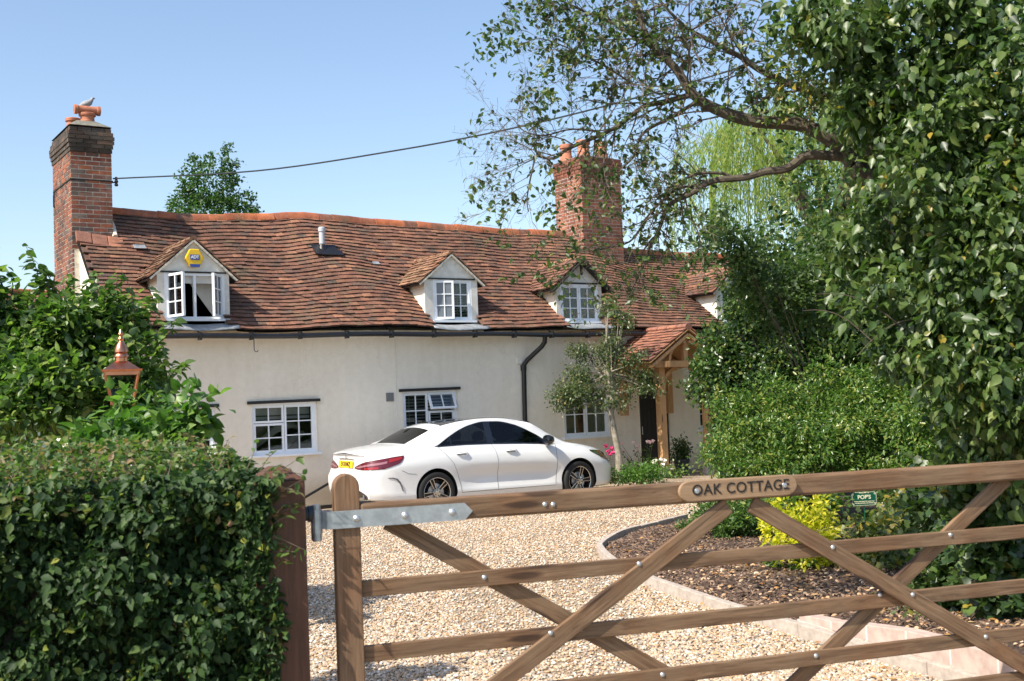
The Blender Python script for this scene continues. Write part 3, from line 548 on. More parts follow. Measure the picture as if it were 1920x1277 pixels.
# ------------------------------------------------------------------ dormers
def mk_dormer(i, d):
    l, r, ez, az, zsl, oh = [d[k] for k in ('l', 'r', 'ez', 'az', 'zs', 'oh')]; c = (l+r)/2; E = empty('dormer', parent=H)
    # cheeks follow the main roof
    def backv(z):
        v = .2
        while v > -2.2 and roofz(c, v) < z: v -= .02
        return v
    bv = backv(ez)
    for x, sg in ((l, 1), (r, -1)):
        g = MB(); poly = [(x, 0.0, zsl-.15), (x, 0.0, ez), (x, -bv+.12, ez)]
        poly += [(x, -vv, roofz(x, vv)-.12) for vv in (bv, bv*.5, 0)]; g.prism(poly, (sg*.05, 0, 0)); g.obj('cheek', M['cheek'], E)
    g = MB(); yf = -.015
    wl_, wr = d.get('wl', l+.05), d.get('wr', r-.05); zt = ez-.02
    # front posts and gable triangle
    g.bb((l-.012, yf, zsl-.12), (wl_, yf+.06, ez)); g.bb((wr, yf, zsl-.12), (r+.012, yf+.06, ez))
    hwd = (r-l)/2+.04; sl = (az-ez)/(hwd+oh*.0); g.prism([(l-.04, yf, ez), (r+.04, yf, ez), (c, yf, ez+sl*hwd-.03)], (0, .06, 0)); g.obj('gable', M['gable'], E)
    # roof slopes
    pitch = math.atan2(az-ez, hwd); fo = .07 if not d.get('barge') else .14; vr = backv(az)-.02
    dk = MB(); tl = MB(); rows = int(math.ceil((hwd+oh)/math.cos(pitch)/.095))
    for sg in (-1, 1):
        dn = Vector((sg*math.cos(pitch), 0, -math.sin(pitch))); nrm = Vector((sg*math.sin(pitch), 0, math.cos(pitch))); apex = Vector((c, 0, az)); Lg = (hwd+oh)/math.cos(pitch)
        zl = az-math.sin(pitch)*Lg; vb = backv(zl+.02)
        q = [apex+Vector((0, -fo, 0)), apex+dn*Lg+Vector((0, -fo, 0)), apex+dn*Lg+Vector((0, -vb+.1, 0)), apex+Vector((0, -vr+.1, 0))]; dk.prism([k-nrm*.035 for k in q], nrm*.03)
        for k in range(rows):
            s = Lg-k*.095
            if s < .12: continue
            z = az-math.sin(pitch)*s; vb = backv(z+.03)
            y = -fo+.07+(.07 if k % 2 else 0)
            while y < -vb-.0:
                p = apex+dn*s+Vector((0, y, .0)); ux = Vector((0, sg*1., 0)); Mx = tframe(p, ux, -dn, nrm, .05); tl.add([Mx @ (v*1.0) for v in TV], TF); y += .157
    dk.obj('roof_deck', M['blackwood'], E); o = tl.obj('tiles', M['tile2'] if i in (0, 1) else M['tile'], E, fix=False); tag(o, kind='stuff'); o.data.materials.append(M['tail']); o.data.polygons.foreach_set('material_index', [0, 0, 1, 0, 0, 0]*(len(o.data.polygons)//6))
    g = MB(); y = -fo
    while y < -vr-.12: g.tube([(c, y, az+.0), (c, y+.24, az+.004)], [.065, .056], 10, flat=.7); y += .25
    g.obj('ridge_tiles', M['tile2'], E, 40)
    if d.get('barge'):
        for sg in (-1, 1):
            g = MB(); a = Vector((c, -fo, az-.05)); b = Vector((c+sg*(hwd+oh), -fo, az-.05-math.tan(pitch)*(hwd+oh))); g.beam(a, b, .03, .12, (0, 1, 0)); g.obj('bargeboard', M['blackwood'], E)
        g = MB(); g.bb((c-.02, -fo, az-.32), (c+.02, -fo+.04, az-.12)); g.obj('finial_post', M['blackwood'], E)
    else:
        g = MB()
        for sg in (-1, 1):
            for k in range(9):
                t = (k+.5)/9*(hwd+oh*.8); p = Vector((c+sg*t, -fo+.02, az-.03-math.tan(pitch)*t)); g.box(p, (.10, .05, .03), Matrix.Rotation(sg*pitch+random.gauss(0, .03), 3, 'Y'))
        g.obj('verge_mortar', M['mortar'], E)
    g = MB(); g.bb((l+.04, yf-.02, ez-.005), (r-.04, yf-.001, ez+.02)); g.obj('lintel', M['blackwood'], E)
    # lead apron curling over the tiles
    g = MB(); rows_ = []
    for k, (v, z) in enumerate(((.02, zsl-.01), (.10, zsl-.02), (.30, zsl-.085), (.36, zsl-.13))):
        rows_.append([L(l-.02+(r-l+.08)*t, v, z+.008*math.sin(t*9+i)+(.03*(abs(t-.5)*2)**4 if k > 1 else 0)) for t in np.linspace(0, 1, 12)])
    g.grid(rows_); o = g.obj('lead_apron', M['lead'], E, True); o.modifiers.new('thick', 'SOLIDIFY').thickness = .012
    return E
DORM[0].update(wl=-2.50, wr=-1.53); DORM[1].update(wl=2.28, wr=3.07); DORM[2].update(wl=5.04, wr=5.95, barge=1); DORM[3].update(wl=9.15, wr=9.95)
for i, d in enumerate(DORM): mk_dormer(i, d)
W = window(-2.50, -1.53, 3.16, 3.90, -.01, [dict(r=(-2.46, -2.025, 3.19, 3.87), n=(2, 3), open=1.28), dict(r=(-2.005, -1.57, 3.19, 3.87), n=(2, 3), hinge='R', open=.97)], False)
g = MB(); g.bb((-2.035, -.005, 3.19), (-1.995, .05, 3.87)); g.obj('mullion', M['white'], W); g = MB(); g.bb((-2.46, .06, 3.74), (-1.57, .075, 3.87)); g.obj('blind', M['blind'], W)
g = MB(); g.prism([(-2.1, .25, 3.88), (-1.57, .25, 3.88), (-1.57, .25, 3.2), (-1.62, .25, 3.2)], (0, .02, 0)); g.obj('sloped_ceiling', M['blind'], H)
W = window(2.28, 3.07, 3.15, 3.90, -.01, [dict(r=(2.32, 2.67, 3.185, 3.87), n=(2, 3), open=.3, glass='frost'), dict(r=(2.68, 3.03, 3.185, 3.87), n=(2, 3))], False); blindm(W, (2.68, .1, 3.19), (3.03, .12, 3.87), .05)
W = window(5.04, 5.95, 3.14, 3.87, -.01, [dict(r=(5.085, 5.49, 3.175, 3.835), n=(2, 3)), dict(r=(5.50, 5.905, 3.175, 3.835), n=(2, 3))], False)
W = window(9.15, 9.95, 3.14, 3.82, -.01, [dict(r=(9.195, 9.545, 3.175, 3.785), n=(2, 3)), dict(r=(9.555, 9.905, 3.175, 3.785), n=(2, 3))], False)
# ------------------------------------------------------------------ chimneys
bme = MB().box((0, 0, 0), (1, 1, 1), var=0).mesh('brick')
bricks = []
def brickface(E, org, ux, width, z0, z1, mname, nrm, skip=None, ph=0):
    z = z0; r = ph; ux = Vector(ux); nrm = Vector(nrm)
    while z < z1-.03:
        x = 0; k = r % 2
        while x < width-.02:
            w_ = (.105 if (r % 2 and x == 0) else .222)*(1 if abs(nrm.y) > .5 else .62); w_ = min(w_, width-x); 
            if width-x-w_ < .06: w_ = width-x
            e0 = .014 if x == 0 else 0; e1 = .014 if x+w_ > width-.001 else 0
            c = Vector(org)+ux*(x+w_/2+(e1-e0)/2)+Vector((0, 0, z+.031))+nrm*(.0+random.gauss(0, .0015))
            if not (skip and skip(c)): bricks.append((w_*.065, E, c, ux, nrm, w_-.015+e0+e1+(.0075 if e0 or e1 else 0), mname))
            x += w_; k += 1
        z += .0735; r += 1
def chimney(u0, u1, v0, v1, zb, zt, mname, mor, skips):
    E = empty('chimney', parent=H)
    g = MB(); g.bb(L(u0-.008, v0+.008, zb), L(u1+.008, v1-.008, zt)); g.obj('mortar_core', mor, E)
    brickface(E, L(u0, v0, 0), (1, 0, 0), u1-u0, zb, zt, mname, (0, -1, 0), skips[0], 0)
    brickface(E, L(u0, v0, 0), (0, 1, 0), v0-v1, zb, zt, mname, (-1, 0, 0), skips[1], 1)
    return E
CH1 = (-3.50, -2.87, -1.6, -2.95)
C1 = chimney(*CH1, 2.6, 6.04, 'brick', M['mortar'], (lambda c: c.z < 4.45, lambda c: c.z < 3.3))
for k, (ex, za, zb) in enumerate(((.012, 6.05, 6.11), (.026, 6.12, 6.18), (.042, 6.19, 6.25), (.046, 6.26, 6.32), (.03, 6.33, 6.39), (.004, 6.40, 6.46))):
    g = MB(); g.bb(L(-3.5-ex+.01, -1.6+ex-.01, za-.012), L(-2.87+ex-.01, -2.95-ex+.01, zb+.004)); g.obj('corbel_course', M['sootmortar'], C1)
    brickface(C1, L(-3.5-ex, -1.6+ex, 0), (1, 0, 0), .63+2*ex, za, zb, 'sootbrick', (0, -1, 0), None, k); brickface(C1, L(-3.5-ex, -1.6+ex, 0), (0, 1, 0), 1.35+2*ex, za, zb, 'sootbrick', (-1, 0, 0), None, k+1)
g = MB(); g.add([L(-3.53, -1.57, 6.49), L(-2.84, -1.57, 6.49), L(-2.84, -2.98, 6.49), L(-3.53, -2.98, 6.49), L(-3.36, -1.8, 6.62), L(-3.02, -1.8, 6.62), L(-3.02, -2.75, 6.62), L(-3.36, -2.75, 6.62)], [(0, 1, 5, 4), (1, 2, 6, 5), (2, 3, 7, 6), (3, 0, 4, 7), (4, 5, 6, 7)])
bevel(g.obj('flaunching', M['sootmortar'], C1, 30), .03)
def pot(E, c, r, h, hood=False):
    g = MB(); g.lathe([(r*.98, -.05), (r*.98, h*.3), (r*.86, h*.36), (r*.84, h*.75), (r*1.02, h*.78), (r*1.05, h*.95), (r*.98, h), (r*.8, h), (r*.78, h*.4)], 20, c=c, caps=False)
    o = g.obj('chimney_pot', M['pot'], E, 40)
    if hood:
        g = MB(); m_ = Matrix.Rotation(math.pi/2, 3, 'Y'); g.lathe([(.07, -.21), (.082, -.21), (.082, -.16), (.07, -.155), (.07, .155), (.082, .16), (.082, .21), (.07, .21)], 18, m_, c=c+Vector((0, 0, h+.06))); g.obj('hood', M['pot'], o, 40)
pot(C1, L(-3.15, -1.95, 6.58), .135, .20, True); pot(C1, L(-3.25, -2.55, 6.58), .125, .24)
g = MB(); zb = 5.585; e = .02
g.tube([L(-3.5-e, -2.9, zb+.0), L(-3.5-e, -1.6+e, zb), L(-2.87+e, -1.6+e, zb), L(-2.87+e, -2.2, zb)], .013, 6); g.tube([L(-3.5-e, -2.85, zb), L(-3.53, -2.85, zb-.08), L(-3.53, -2.86, zb-.26), L(-3.515, -2.86, zb-.28)], .012, 6)
g.tube([L(-2.87, -1.62, zb-.01), L(-2.79, -1.62, zb-.01), L(-2.77, -1.62, zb+.04)], .012, 6); g.lathe([(.02, -.09), (.035, -.07), (.02, -.04), (.035, -.01), (.02, .02), (.03, .05), (.01, .07)], 10, c=L(-2.78, -1.62, zb+.02)); g.obj('cable_band', M['blackwood'], C1)
# red tile fillet where the stack meets the slope, and mortar flashing
for k in range(3):
    g = MB(); uu_ = -3.36+k*.255; a = L(uu_, -1.47, roofz(uu_, -1.47)+.06-.025*k); g.box((0, 0, 0), (.243, .26, .05), Matrix.Rotation(.85, 3, 'X')); bevel(g.obj('fillet_tile', M['tile3'], C1, loc=a, rot=(0, .12, 0)), .006)
g = MB(); g.tube([L(-2.83, -1.56, 4.66), L(-2.82, -1.75, 4.85), L(-2.82, -2.15, 5.16)], .045, 6); g.obj('mortar_fillet', M['mortar'], C1)
C2v = (6.93, 7.97, -1.7, -2.66)
C2 = chimney(*C2v, 4.3, 6.47, 'brick2', M['mortar'], (lambda c: c.z < 4.5, lambda c: c.z < 4.55))
for k, (ex, za, zb) in enumerate(((.008, 6.475, 6.535), (.018, 6.545, 6.605), (.03, 6.615, 6.675), (.034, 6.685, 6.745), (.018, 6.755, 6.815))):
    a, b, c, d_ = C2v; g = MB(); g.bb(L(a-ex+.01, c+ex-.01, za-.012), L(b+ex-.01, d_-ex+.01, zb+.004)); g.obj('corbel_course', M['sootmortar'], C2)
    brickface(C2, L(a-ex, c+ex, 0), (1, 0, 0), b-a+2*ex, za, zb, 'brick2', (0, -1, 0), None, k); brickface(C2, L(a-ex, c+ex, 0), (0, 1, 0), c-d_+2*ex, za, zb, 'brick2', (-1, 0, 0), None, k+1)
g = MB(); g.bb(L(7.0, -1.78, 6.82), L(7.9, -2.6, 6.87)); bevel(g.obj('flaunching', M['sootmortar'], C2), .03)
for (a, b, r) in ((7.2, -1.95, .15), (7.68, -1.95, .15), (7.1, -2.45, .14)): pot(C2, L(a, b, 6.84), r, .38)
# tapering brick shoulder of the right-hand stack
bricks.sort(key=lambda b: -b[0]*(1 if b[1] is C1 else .6)); stuff = {}
for k, (s_, E, c, ux, nrm, w_, mn) in enumerate(bricks):
    Mx = Matrix((ux*w_, nrm*.03, Vector((0, 0, .0595)))).transposed().to_4x4(); Mx.translation = c
    if k < 300:
        o = link('brick', bme, E)
        if not bme.materials: bme.materials.append(M['brick'])
        o.matrix_local = Mx; o.material_slots[0].link = 'OBJECT'; o.material_slots[0].material = M[mn]
    else: stuff.setdefault((E.name, mn), (E, mn, MB()))[2].add([Mx @ Vector(v) for v in ((-.5, -.5, -.5), (.5, -.5, -.5), (.5, .5, -.5), (-.5, .5, -.5), (-.5, -.5, .5), (.5, -.5, .5), (.5, .5, .5), (-.5, .5, .5))], TF)
for E, mn, g in stuff.values(): tag(g.obj('bricks', M[mn], E), kind='stuff')
# ------------------------------------------------------------------ alarm box on the first dormer
ab = empty('alarm_box', 'yellow hexagonal burglar alarm box with blue label on dormer gable', 'alarm box', O+D*-2.03+N*.02+Vector((0, 0, 4.13)), HA)
M['yellow'] = simple('alarm_yellow', (.80, .50, .02), .35); M['blue'] = simple('alarm_blue', (.03, .07, .30), .4)
hexa = [(.155*math.cos(a), 0, .165*math.sin(a)) for a in [math.radians(k*60) for k in range(6)]]
g = MB(); g.prism(hexa, (0, -.07, 0)); o = g.obj('casing', M['yellow'], ab); bevel(o, .018)
for k in range(7): g = MB(); g.bb((-.158+.011*k, -.02-.0*k, -.02-.014*k), (-.145+.011*k, -.066, -.026-.014*k)); g.obj('vent_rib', M['yellow'], ab)
g = MB(); g.prism([(-.085, -.073, -.1), (-.072, -.073, -.147), (.072, -.073, -.147), (.085, -.073, -.1)], (0, -.006, 0)); g.obj('blue_base', M['blue'], ab)
g = MB(); g.bb((-.075, -.078, -.032), (.075, -.071, .05)); g.obj('badge', M['blue'], ab)
tm = text_mesh('ADT', .068, .001, .92, .002); tm.materials.append(M['white']); link('lettering', tm, ab, (0, -.080, .009), (math.pi/2, 0, 0))
# ------------------------------------------------------------------ oak porch
PO = empty('porch', 'open oak framed porch with clay tiled gable roof over the front door', 'porch', O+D*6.95+N*1.2, HA)
pl = lambda u, v, z: Vector((u-6.95, -(v-1.2), z))
for u in (6.42, 7.56):
    g = MB(); g.bb((-.07, -.07, 0), (.07, .07, 1.86)); bevel(g.obj('post', M['oak'], PO, loc=pl(u, 1.2, .33)), .006)
    g = MB(); g.box((0, 0, .11), (.25, .25, .42), taper=.68); bevel(g.obj('padstone', M['kerb'], PO, loc=pl(u, 1.2, .02)), .012)
    g = MB(); g.bb(pl(u-.06, .03, 1.3), pl(u+.06, .15, 2.19)); g.obj('wall_post', M['oak'], PO)
    g = MB(); g.beam(pl(u, .03, 2.25), pl(u, 1.46, 2.25), .11, .11); bevel(g.obj('eaves_beam', M['oak'], PO), .005)
    sg = 1 if u < 7 else -1
    for (du, dv) in ((sg, 0), (0, -1)):
        g = MB(); pts = []
        for k in range(6): a = k/5*math.pi/2*.9+.05; pts.append(pl(u+du*(.07+.38*(1-math.cos(a))), 1.2+dv*(.07+.38*(1-math.cos(a))), 1.82+.36*math.sin(a)))
        for a, b in zip(pts, pts[1:]): g.beam(a, b, .06, .075, (dv, du, 0) if False else (0, 0, 1))
        g.obj('curved_brace', M['oak'], PO)
g = MB(); g.beam(pl(6.16, 1.33, 2.25), pl(7.80, 1.33, 2.25), .12, .12); bevel(g.obj('tie_beam', M['oak'], PO), .006)
ap = Vector((0, 0, 0)); PZ, PE, PW = 2.93, 2.30, .98; pp = math.atan2(PZ-PE, PW)
for sg in (-1, 1):
    for v in (1.40, .15):
        g = MB(); g.beam(pl(6.95, v, PZ-.13), pl(6.95+sg*PW*.93, v, PZ-.13-(PZ-PE)*.93), .06, .13, (0, 1, 0)); bevel(g.obj('rafter', M['oak'], PO), .005)
    g = MB(); pts = []
    for k in range(6): a = k/5*math.pi/2; pts.append(pl(6.95+sg*(.42*math.cos(a)+.03), 1.38, 2.31+.36*math.sin(a)))
    for a, b in zip(pts, pts[1:]): g.beam(a, b, .05, .08, (0, 1, 0))
    g.obj('curved_strut', M['oak'], PO)
    dn = Vector((sg*math.cos(pp), 0, -math.sin(pp))); nrm = Vector((sg*math.sin(pp), 0, math.cos(pp))); apx = pl(6.95, 1.48, PZ); Lg = PW/math.cos(pp)
    q = [apx, apx+dn*Lg, apx+dn*Lg+Vector((0, 1.44, 0)), apx+Vector((0, 1.44, 0))]; g = MB(); g.prism([k-nrm*.03 for k in q], nrm*.02); g.obj('boarding', M['oak'], PO)
    k = 0; s = Lg
    while s > .11:
        y = .08+(.08 if k % 2 else 0)
        while y < 1.42:
            o = link('tile', tme, PO); o.matrix_local = tframe(apx+dn*s+Vector((0, y, 0)), Vector((0, sg, 0)), -dn, nrm, .012); o.material_slots[0].link = 'OBJECT'; o.material_slots[0].material = M['tile3']; y += .165
        s -= .1; k += 1
for k in range(5): g = MB(); g.tube([(0, 0, 0), (0, .27, 0)], .085, 12, flat=.7); g.obj('ridge_tile', M['tile3'], PO, 40, loc=apx+Vector((0, .0+k*.282, .02)))
g = MB(); g.prism([pl(6.2, 1.30, 2.31), pl(7.7, 1.30, 2.31), pl(6.95, 1.30, 2.85)], (0, .02, 0)) if False else g.bb(pl(6.9, 1.36, 2.31), pl(7.0, 1.28, 2.7)); g.obj('king_post', M['oak'], PO)
# ------------------------------------------------------------------ cable, bird, neighbouring roof
c0 = hw(-2.77, -1.62, 5.5); P = []
for t in np.linspace(0, 1, 40):
    px = 212+t*1500; py = np.interp(px, [212, 330, 450, 600, 750, 905, 1030, 1250, 1712], [334, 330, 322, 305, 281, 252, 225, 165, 25]); P.append((px, py))
PY = pch(np.array([p[0] for p in P]), [212, 450, 750, 1030, 1712], [335, 323, 281, 225, 30]); z0_ = c0.y
g = MB(); g.tube([at(p[0], y, z0_+(13-z0_)*t) for p, y, t in zip(P, PY, np.linspace(0, 1, 40))], .012, 6); tag(g.obj('overhead_cable', M['darkmetal']), 'thin overhead cable running from left chimney up towards the right', 'cable')
bd = at(163, 205, 19.9); g = MB()
g.tube([(-.19, 0, -.05), (-.12, 0, -.02), (-.06, 0, .02), (0, 0, .045), (.05, 0, .075), (.08, 0, .115), (.095, 0, .145), (.115, 0, .152), (.14, 0, .148)], [.012, .03, .052, .06, .05, .03, .027, .018, .004], 12)
bo = empty('bird', 'small grey pigeon perched on the left chimney pot', 'bird', bd+Vector((0, 0, .05)), .5)
g.obj('body', simple('pigeon_feathers', (.30, .30, .31), .7, 0, 30, .3), bo, True); g = MB(); g.tube([(.0, .02, .0), (.0, .02, -.05)], .005, 5); g.tube([(.0, -.02, .0), (.0, -.02, -.05)], .005, 5); g.obj('legs', M['pot'], bo)
nb = empty('neighbouring_house', 'neighbouring house with brown tiled roof at the far left edge', 'house', (at(30, 560, 34).x, 34, 0), .95)
g = MB(); g.bb((-5, 0, 0), (5, 6, 3.3)); g.obj('wall', M['plaster'], nb)
g = MB(); rr = 14
for k in range(rr):
    a = k/rr; b = (k+1)/rr; g.add([(-5.3, -.3+3.3*a, 3.1+2.6*a+.03), (5.3, -.3+3.3*a, 3.1+2.6*a+.03), (5.3, -.3+3.3*b, 3.1+2.6*b), (-5.3, -.3+3.3*b, 3.1+2.6*b)], [(0, 1, 2, 3)]); g.add([(-5.3, -.3+3.3*a, 3.1+2.6*a), (5.3, -.3+3.3*a, 3.1+2.6*a), (5.3, -.3+3.3*a, 3.13+2.6*a), (-5.3, -.3+3.3*a, 3.13+2.6*a)], [(0, 1, 2, 3)])
g.add([(-5.3, 3, 5.7), (5.3, 3, 5.7), (5.3, 6.3, 3.1), (-5.3, 6.3, 3.1)], [(0, 1, 2, 3)]); g.add([(-5, 0, 3.3), (-5, 3, 5.6), (-5, 6, 3.3)], [(0, 1, 2)]); g.add([(5, 0, 3.3), (5, 3, 5.6), (5, 6, 3.3)], [(0, 1, 2)])
g.obj('roof', M['tile3'], nb, fix=False); g = MB(); g.tube([(-5.3, 3, 5.72), (5.3, 3, 5.72)], .09, 8); g.obj('ridge', M['ridge'], nb)
g = MB(); g.bb((-1.5, 1.2, 4.28), (-.7, 1.25, 4.9)); g.obj('skylight', M['lead'], nb)
# ------------------------------------------------------------------ white saloon car
CARL = 4.64
CO = hw(.923-1.03, 2.379-.885, 0)
car = empty('parked_car', 'white four-door coupe saloon parked on the gravel beside the cottage wall', 'car', CO, HA)
M['paint'] = simple('white_car_paint', (.80, .80, .79), .32, 0, 0, 0, 0, .9); 
def carpaint():
    m, t, p = nodes('white_pearl_paint'); gm = t.nodes.new('ShaderNodeNewGeometry'); c = mixc(t, (.78, .79, .79), (.02, .02, .022), gm.outputs['Backfacing']); t.links.new(c, p.inputs['Base Color'])
    p.inputs['Roughness'].default_value = .42; p.inputs['Coat Weight'].default_value = 1; p.inputs['Coat Roughness'].default_value = .04; return m
M['paint'] = carpaint(); M['gloss'] = simple('gloss_black_trim', (.006, .006, .007), .12, 0, 0, coat=1); M['seam'] = simple('shut_line', (.10, .10, .105), .7)
M['tyre'] = simple('tyre_rubber', (.012, .012, .013), .75); M['alloy'] = simple('machined_alloy', (.62, .60, .58), .25, .9); M['alloyd'] = simple('black_alloy', (.02, .02, .022), .3, .3)
M['chrome'] = simple('chrome', (.8, .8, .8), .1, 1); M['tint'] = glassmat('tinted_glass', (.10, .11, .12), .55, .01, (.006, .006, .008)); M['carglass'] = glassmat('car_glass', (.80, .90, .87), .97, .01)
M['red'] = simple('red_lens', (.10, .005, .010), .12, 0, 0, coat=1); M['red2'] = simple('bright_red_lens', (.30, .012, .010), .15, 0, 0, coat=1); M['lens'] = simple('pink_white_lens', (.30, .13, .15), .15, 0, 0, coat=1); M['plate'] = simple('yellow_plate', (.86, .55, .02), .4); M['lamp'] = glassmat('lamp_lens', (.75, .78, .8), .6, .03, (.2, .2, .21))
M['arch'] = simple('wheel_arch_liner', (.008, .008, .008), .95); M['trim'] = simple('interior_trim', (.02, .02, .022), .8)
ZCx = [0, .05, .12, .25, .45, .66, .8, 1.0, 1.15, 1.4, 1.8, 2.2, 2.6, 2.9, 3.1, 3.35, 3.55, 3.65, 3.9, 4.2, 4.42, 4.55, 4.64]
ZCz = [.965, .995, 1.012, 1.035, 1.062, 1.085, 1.155, 1.26, 1.33, 1.385, 1.422, 1.434, 1.42, 1.378, 1.30, 1.155, 1.03, .985, .935, .87, .79, .71, .62]
BZx = [0, .1, .3, .6, 1.1, 1.6, 2.1, 2.7, 3.28, 3.6, 3.9, 4.15, 4.35, 4.5, 4.64]; BZz = [.90, .93, .972, 1.0, 1.018, 1.022, 1.012, .985, .945, .905, .86, .80, .725, .65, .56]
DX = [1.07, 1.14, 1.22, 1.36, 1.57, 1.8, 2.04, 2.3, 2.6, 2.97, 3.28, 3.34]; DZ = [1.026, 1.052, 1.095, 1.17, 1.265, 1.335, 1.372, 1.366, 1.305, 1.135, .955, .945]
Wx = [0, .06, .15, .35, .7, 1.0, 2.0, 3.0, 3.7, 3.95, 4.2, 4.38, 4.52, 4.6, 4.64]; Wy = [.72, .775, .82, .862, .882, .888, .885, .885, .888, .878, .85, .80, .71, .60, .50]
ZBx = [0, .3, .6, 1.4, 3.3, 4.1, 4.4, 4.64]; ZBz = [.27, .23, .19, .19, .18, .19, .20, .24]
def sect(x):
    z0 = float(pch(x, ZBx, ZBz)); b = float(pch(x, BZx, BZz)); zc = float(pch(x, ZCx, ZCz)); w_ = float(pch(x, Wx, Wy))
    cab = sstep(.55, 1.0, x)*(1-sstep(3.35, 3.9, x)); dl = float(pch(x, DX, DZ)) if 1.07 < x < 3.34 else b+.008; dl = max(dl, b+.008)
    dl = min(dl, zc-.03) if zc-b > .05 else b+(zc-b)*.2
    fl = lambda a: b*a+z0*(1-a); cre = .048*sstep(1.2, 1.9, x)*(1-sstep(3.0, 3.5, x))
    hip = .0
    R = [(0, z0), (w_-.10, z0), (w_-.035, fl(.035)), (w_-.008, fl(.14)), (w_-.012-cre*.6, fl(.26)), (w_-.010-cre, fl(.42)), (w_-.002, fl(.60)), (w_-.004, fl(.72)), (w_-.035, fl(.85)), (w_-.085, fl(.955)), (w_-.108, b)]
    yb = w_-.108; y9f = lambda z: yb-(z-b)*(.42 if cab > .3 else .9)
    k9 = .6-.28*sstep(2.5, 3.0, x); z9 = dl+(zc-dl)*k9*(.9 if cab > .5 else 1); y9 = min(y9f(z9), yb-.03)
    ydl = min(yb-.004, y9f(dl) if cab > .2 else yb-.02)
    y10 = (.50+.12*sstep(2.6, 3.0, x))*w_/.885; y10 = min(y10, y9-.05); z10 = z9+(zc-z9)*.62
    tr = .018 if dl-b > .05 else (dl-b)*.3
    R += [(yb+(ydl-yb)*.1-.001, b+tr), (ydl+(yb-ydl)*.06, dl-tr*.9), (ydl, dl), (y9, z9), (y10, z10), (y10*.5, z10+(zc-z10)*.72), (0, zc)]
    return R
SUB = [1, 1, 2, 2, 3, 3, 2, 3, 3, 2, 1, 4, 1, 4, 4, 4, 4]
def dense(R):
    P = np.array(R); out = []
    for i in range(len(P)-1):
        p0 = P[max(i-1, 0)]; p1 = P[i]; p2 = P[i+1]; p3 = P[min(i+2, len(P)-1)]
        if i == len(P)-2: p3 = np.array([-P[i][0], P[i][1]])
        lin = i < 3 or 9 <= i <= 13
        for k in range(SUB[i]):
            t = k/SUB[i]
            if lin: out.append(p1+(p2-p1)*t)
            else:
                m1 = (p2-p0)/2; m2 = (p3-p1)/2
                if i in (3, 14): m1 = p2-p1
                if i == 8: m2 = p2-p1
                out.append((2*t**3-3*t*t+1)*p1+(t**3-2*t*t+t)*m1+(-2*t**3+3*t*t)*p2+(t**3-t*t)*m2)
    out.append(P[-1]); return out
IDX = np.cumsum([0]+SUB)
def xoff(x, y, z):
    e = math.exp(-x/.16); a = float(np.interp(z, [.2, .27, .4, .52, .62, .66, .72, .84, .93, .97, 1.0], [.03, .0, -.045, -.06, -.05, -.02, .0, .02, .012, -.03, -.035])); c = -.085*(1-(abs(y)/.78)**2.2)
    f = math.exp(-(CARL-x)/.10); b = float(np.interp(z, [.2, .3, .45, .58, .7], [-.04, .01, .03, .0, -.03])); d_ = .10*(1-(abs(y)/.6)**2)
    return e*(a+c)+f*(b+d_)
xs = sorted(set(np.round(np.concatenate([np.linspace(0, .3, 16), np.linspace(.3, 4.2, 118), np.linspace(4.2, CARL, 26), [.68, 1.12, 2.03, 2.15, 1.355, 1.375, 1.30, 2.92, 3.56, 1.33, 2.84]]), 4)))
rows = [dense(sect(x)) for x in xs]; K = len(rows[0]); V = []; FA = []; MI = []
def vid(i, k, s): return (i*(2*K-2)+(k if s > 0 else (0 if k == 0 else (K-1 if k == K-1 else K+k-1))))
for i, x in enumerate(xs):
    R = rows[i]
    for k in range(K): V.append((x+xoff(x, R[k][0], R[k][1]), -R[k][0], R[k][1]))
    for k in range(1, K-1): V.append((x+xoff(x, R[k][0], R[k][1]), R[k][0], R[k][1]))
def mat_of(xm, k):
    if IDX[10] <= k < IDX[13]:
        if 1.08 < xm < 3.33:
            if IDX[11] <= k < IDX[12] and 1.15 < xm < 3.27 and not (2.03 < xm < 2.15) and not (1.355 < xm < 1.375): return 2 if xm > 2.1 else 1
            return 3
    if k >= IDX[15]:
        if .68 < xm < 1.12: return 1
        if 2.92 < xm < 3.56: return 2
        if 1.33 < xm < 2.84: return 3
    if k < IDX[1]: return 4
    return 0
for i in range(len(xs)-1):
    xm = (xs[i]+xs[i+1])/2
    for k in range(K-1):
        m_ = mat_of(xm, k)
        FA.append((vid(i, k, 1), vid(i+1, k, 1), vid(i+1, k+1, 1), vid(i, k+1, 1))); MI.append(m_)
        FA.append((vid(i, k+1, -1), vid(i+1, k+1, -1), vid(i+1, k, -1), vid(i, k, -1))); MI.append(m_)
for end, x, i in ((0, xs[0], 0), (1, xs[-1], len(xs)-1)):   # rounded ends
    R = rows[i]; NN = 14; ids = []
    for k in range(1, K-1):
        row = [vid(i, k, 1)]
        for j in range(1, NN):
            y = -R[k][0]+2*R[k][0]*j/NN; z = R[k][1]+(R[K-1][1]-R[K-2][1])*0; V.append((x+xoff(x, y, z), y, z+(.018*(1-(y/R[k][0])**2) if k > IDX[13] else 0))); row.append(len(V)-1)
        row.append(vid(i, k, -1)); ids.append(row)
    for a, b in zip(ids, ids[1:]):
        for j in range(NN):
            q = (a[j], a[j+1], b[j+1], b[j]); FA.append(q if end else q[::-1]); MI.append(0)
    for j in range(NN):
        q = (ids[-1][j], ids[-1][j+1], vid(i, K-1, 1)); FA.append(q if end else q[::-1]); MI.append(0); q = (vid(i, 0, 1), ids[0][j+1], ids[0][j]); FA.append(q if end else q[::-1]); MI.append(4)
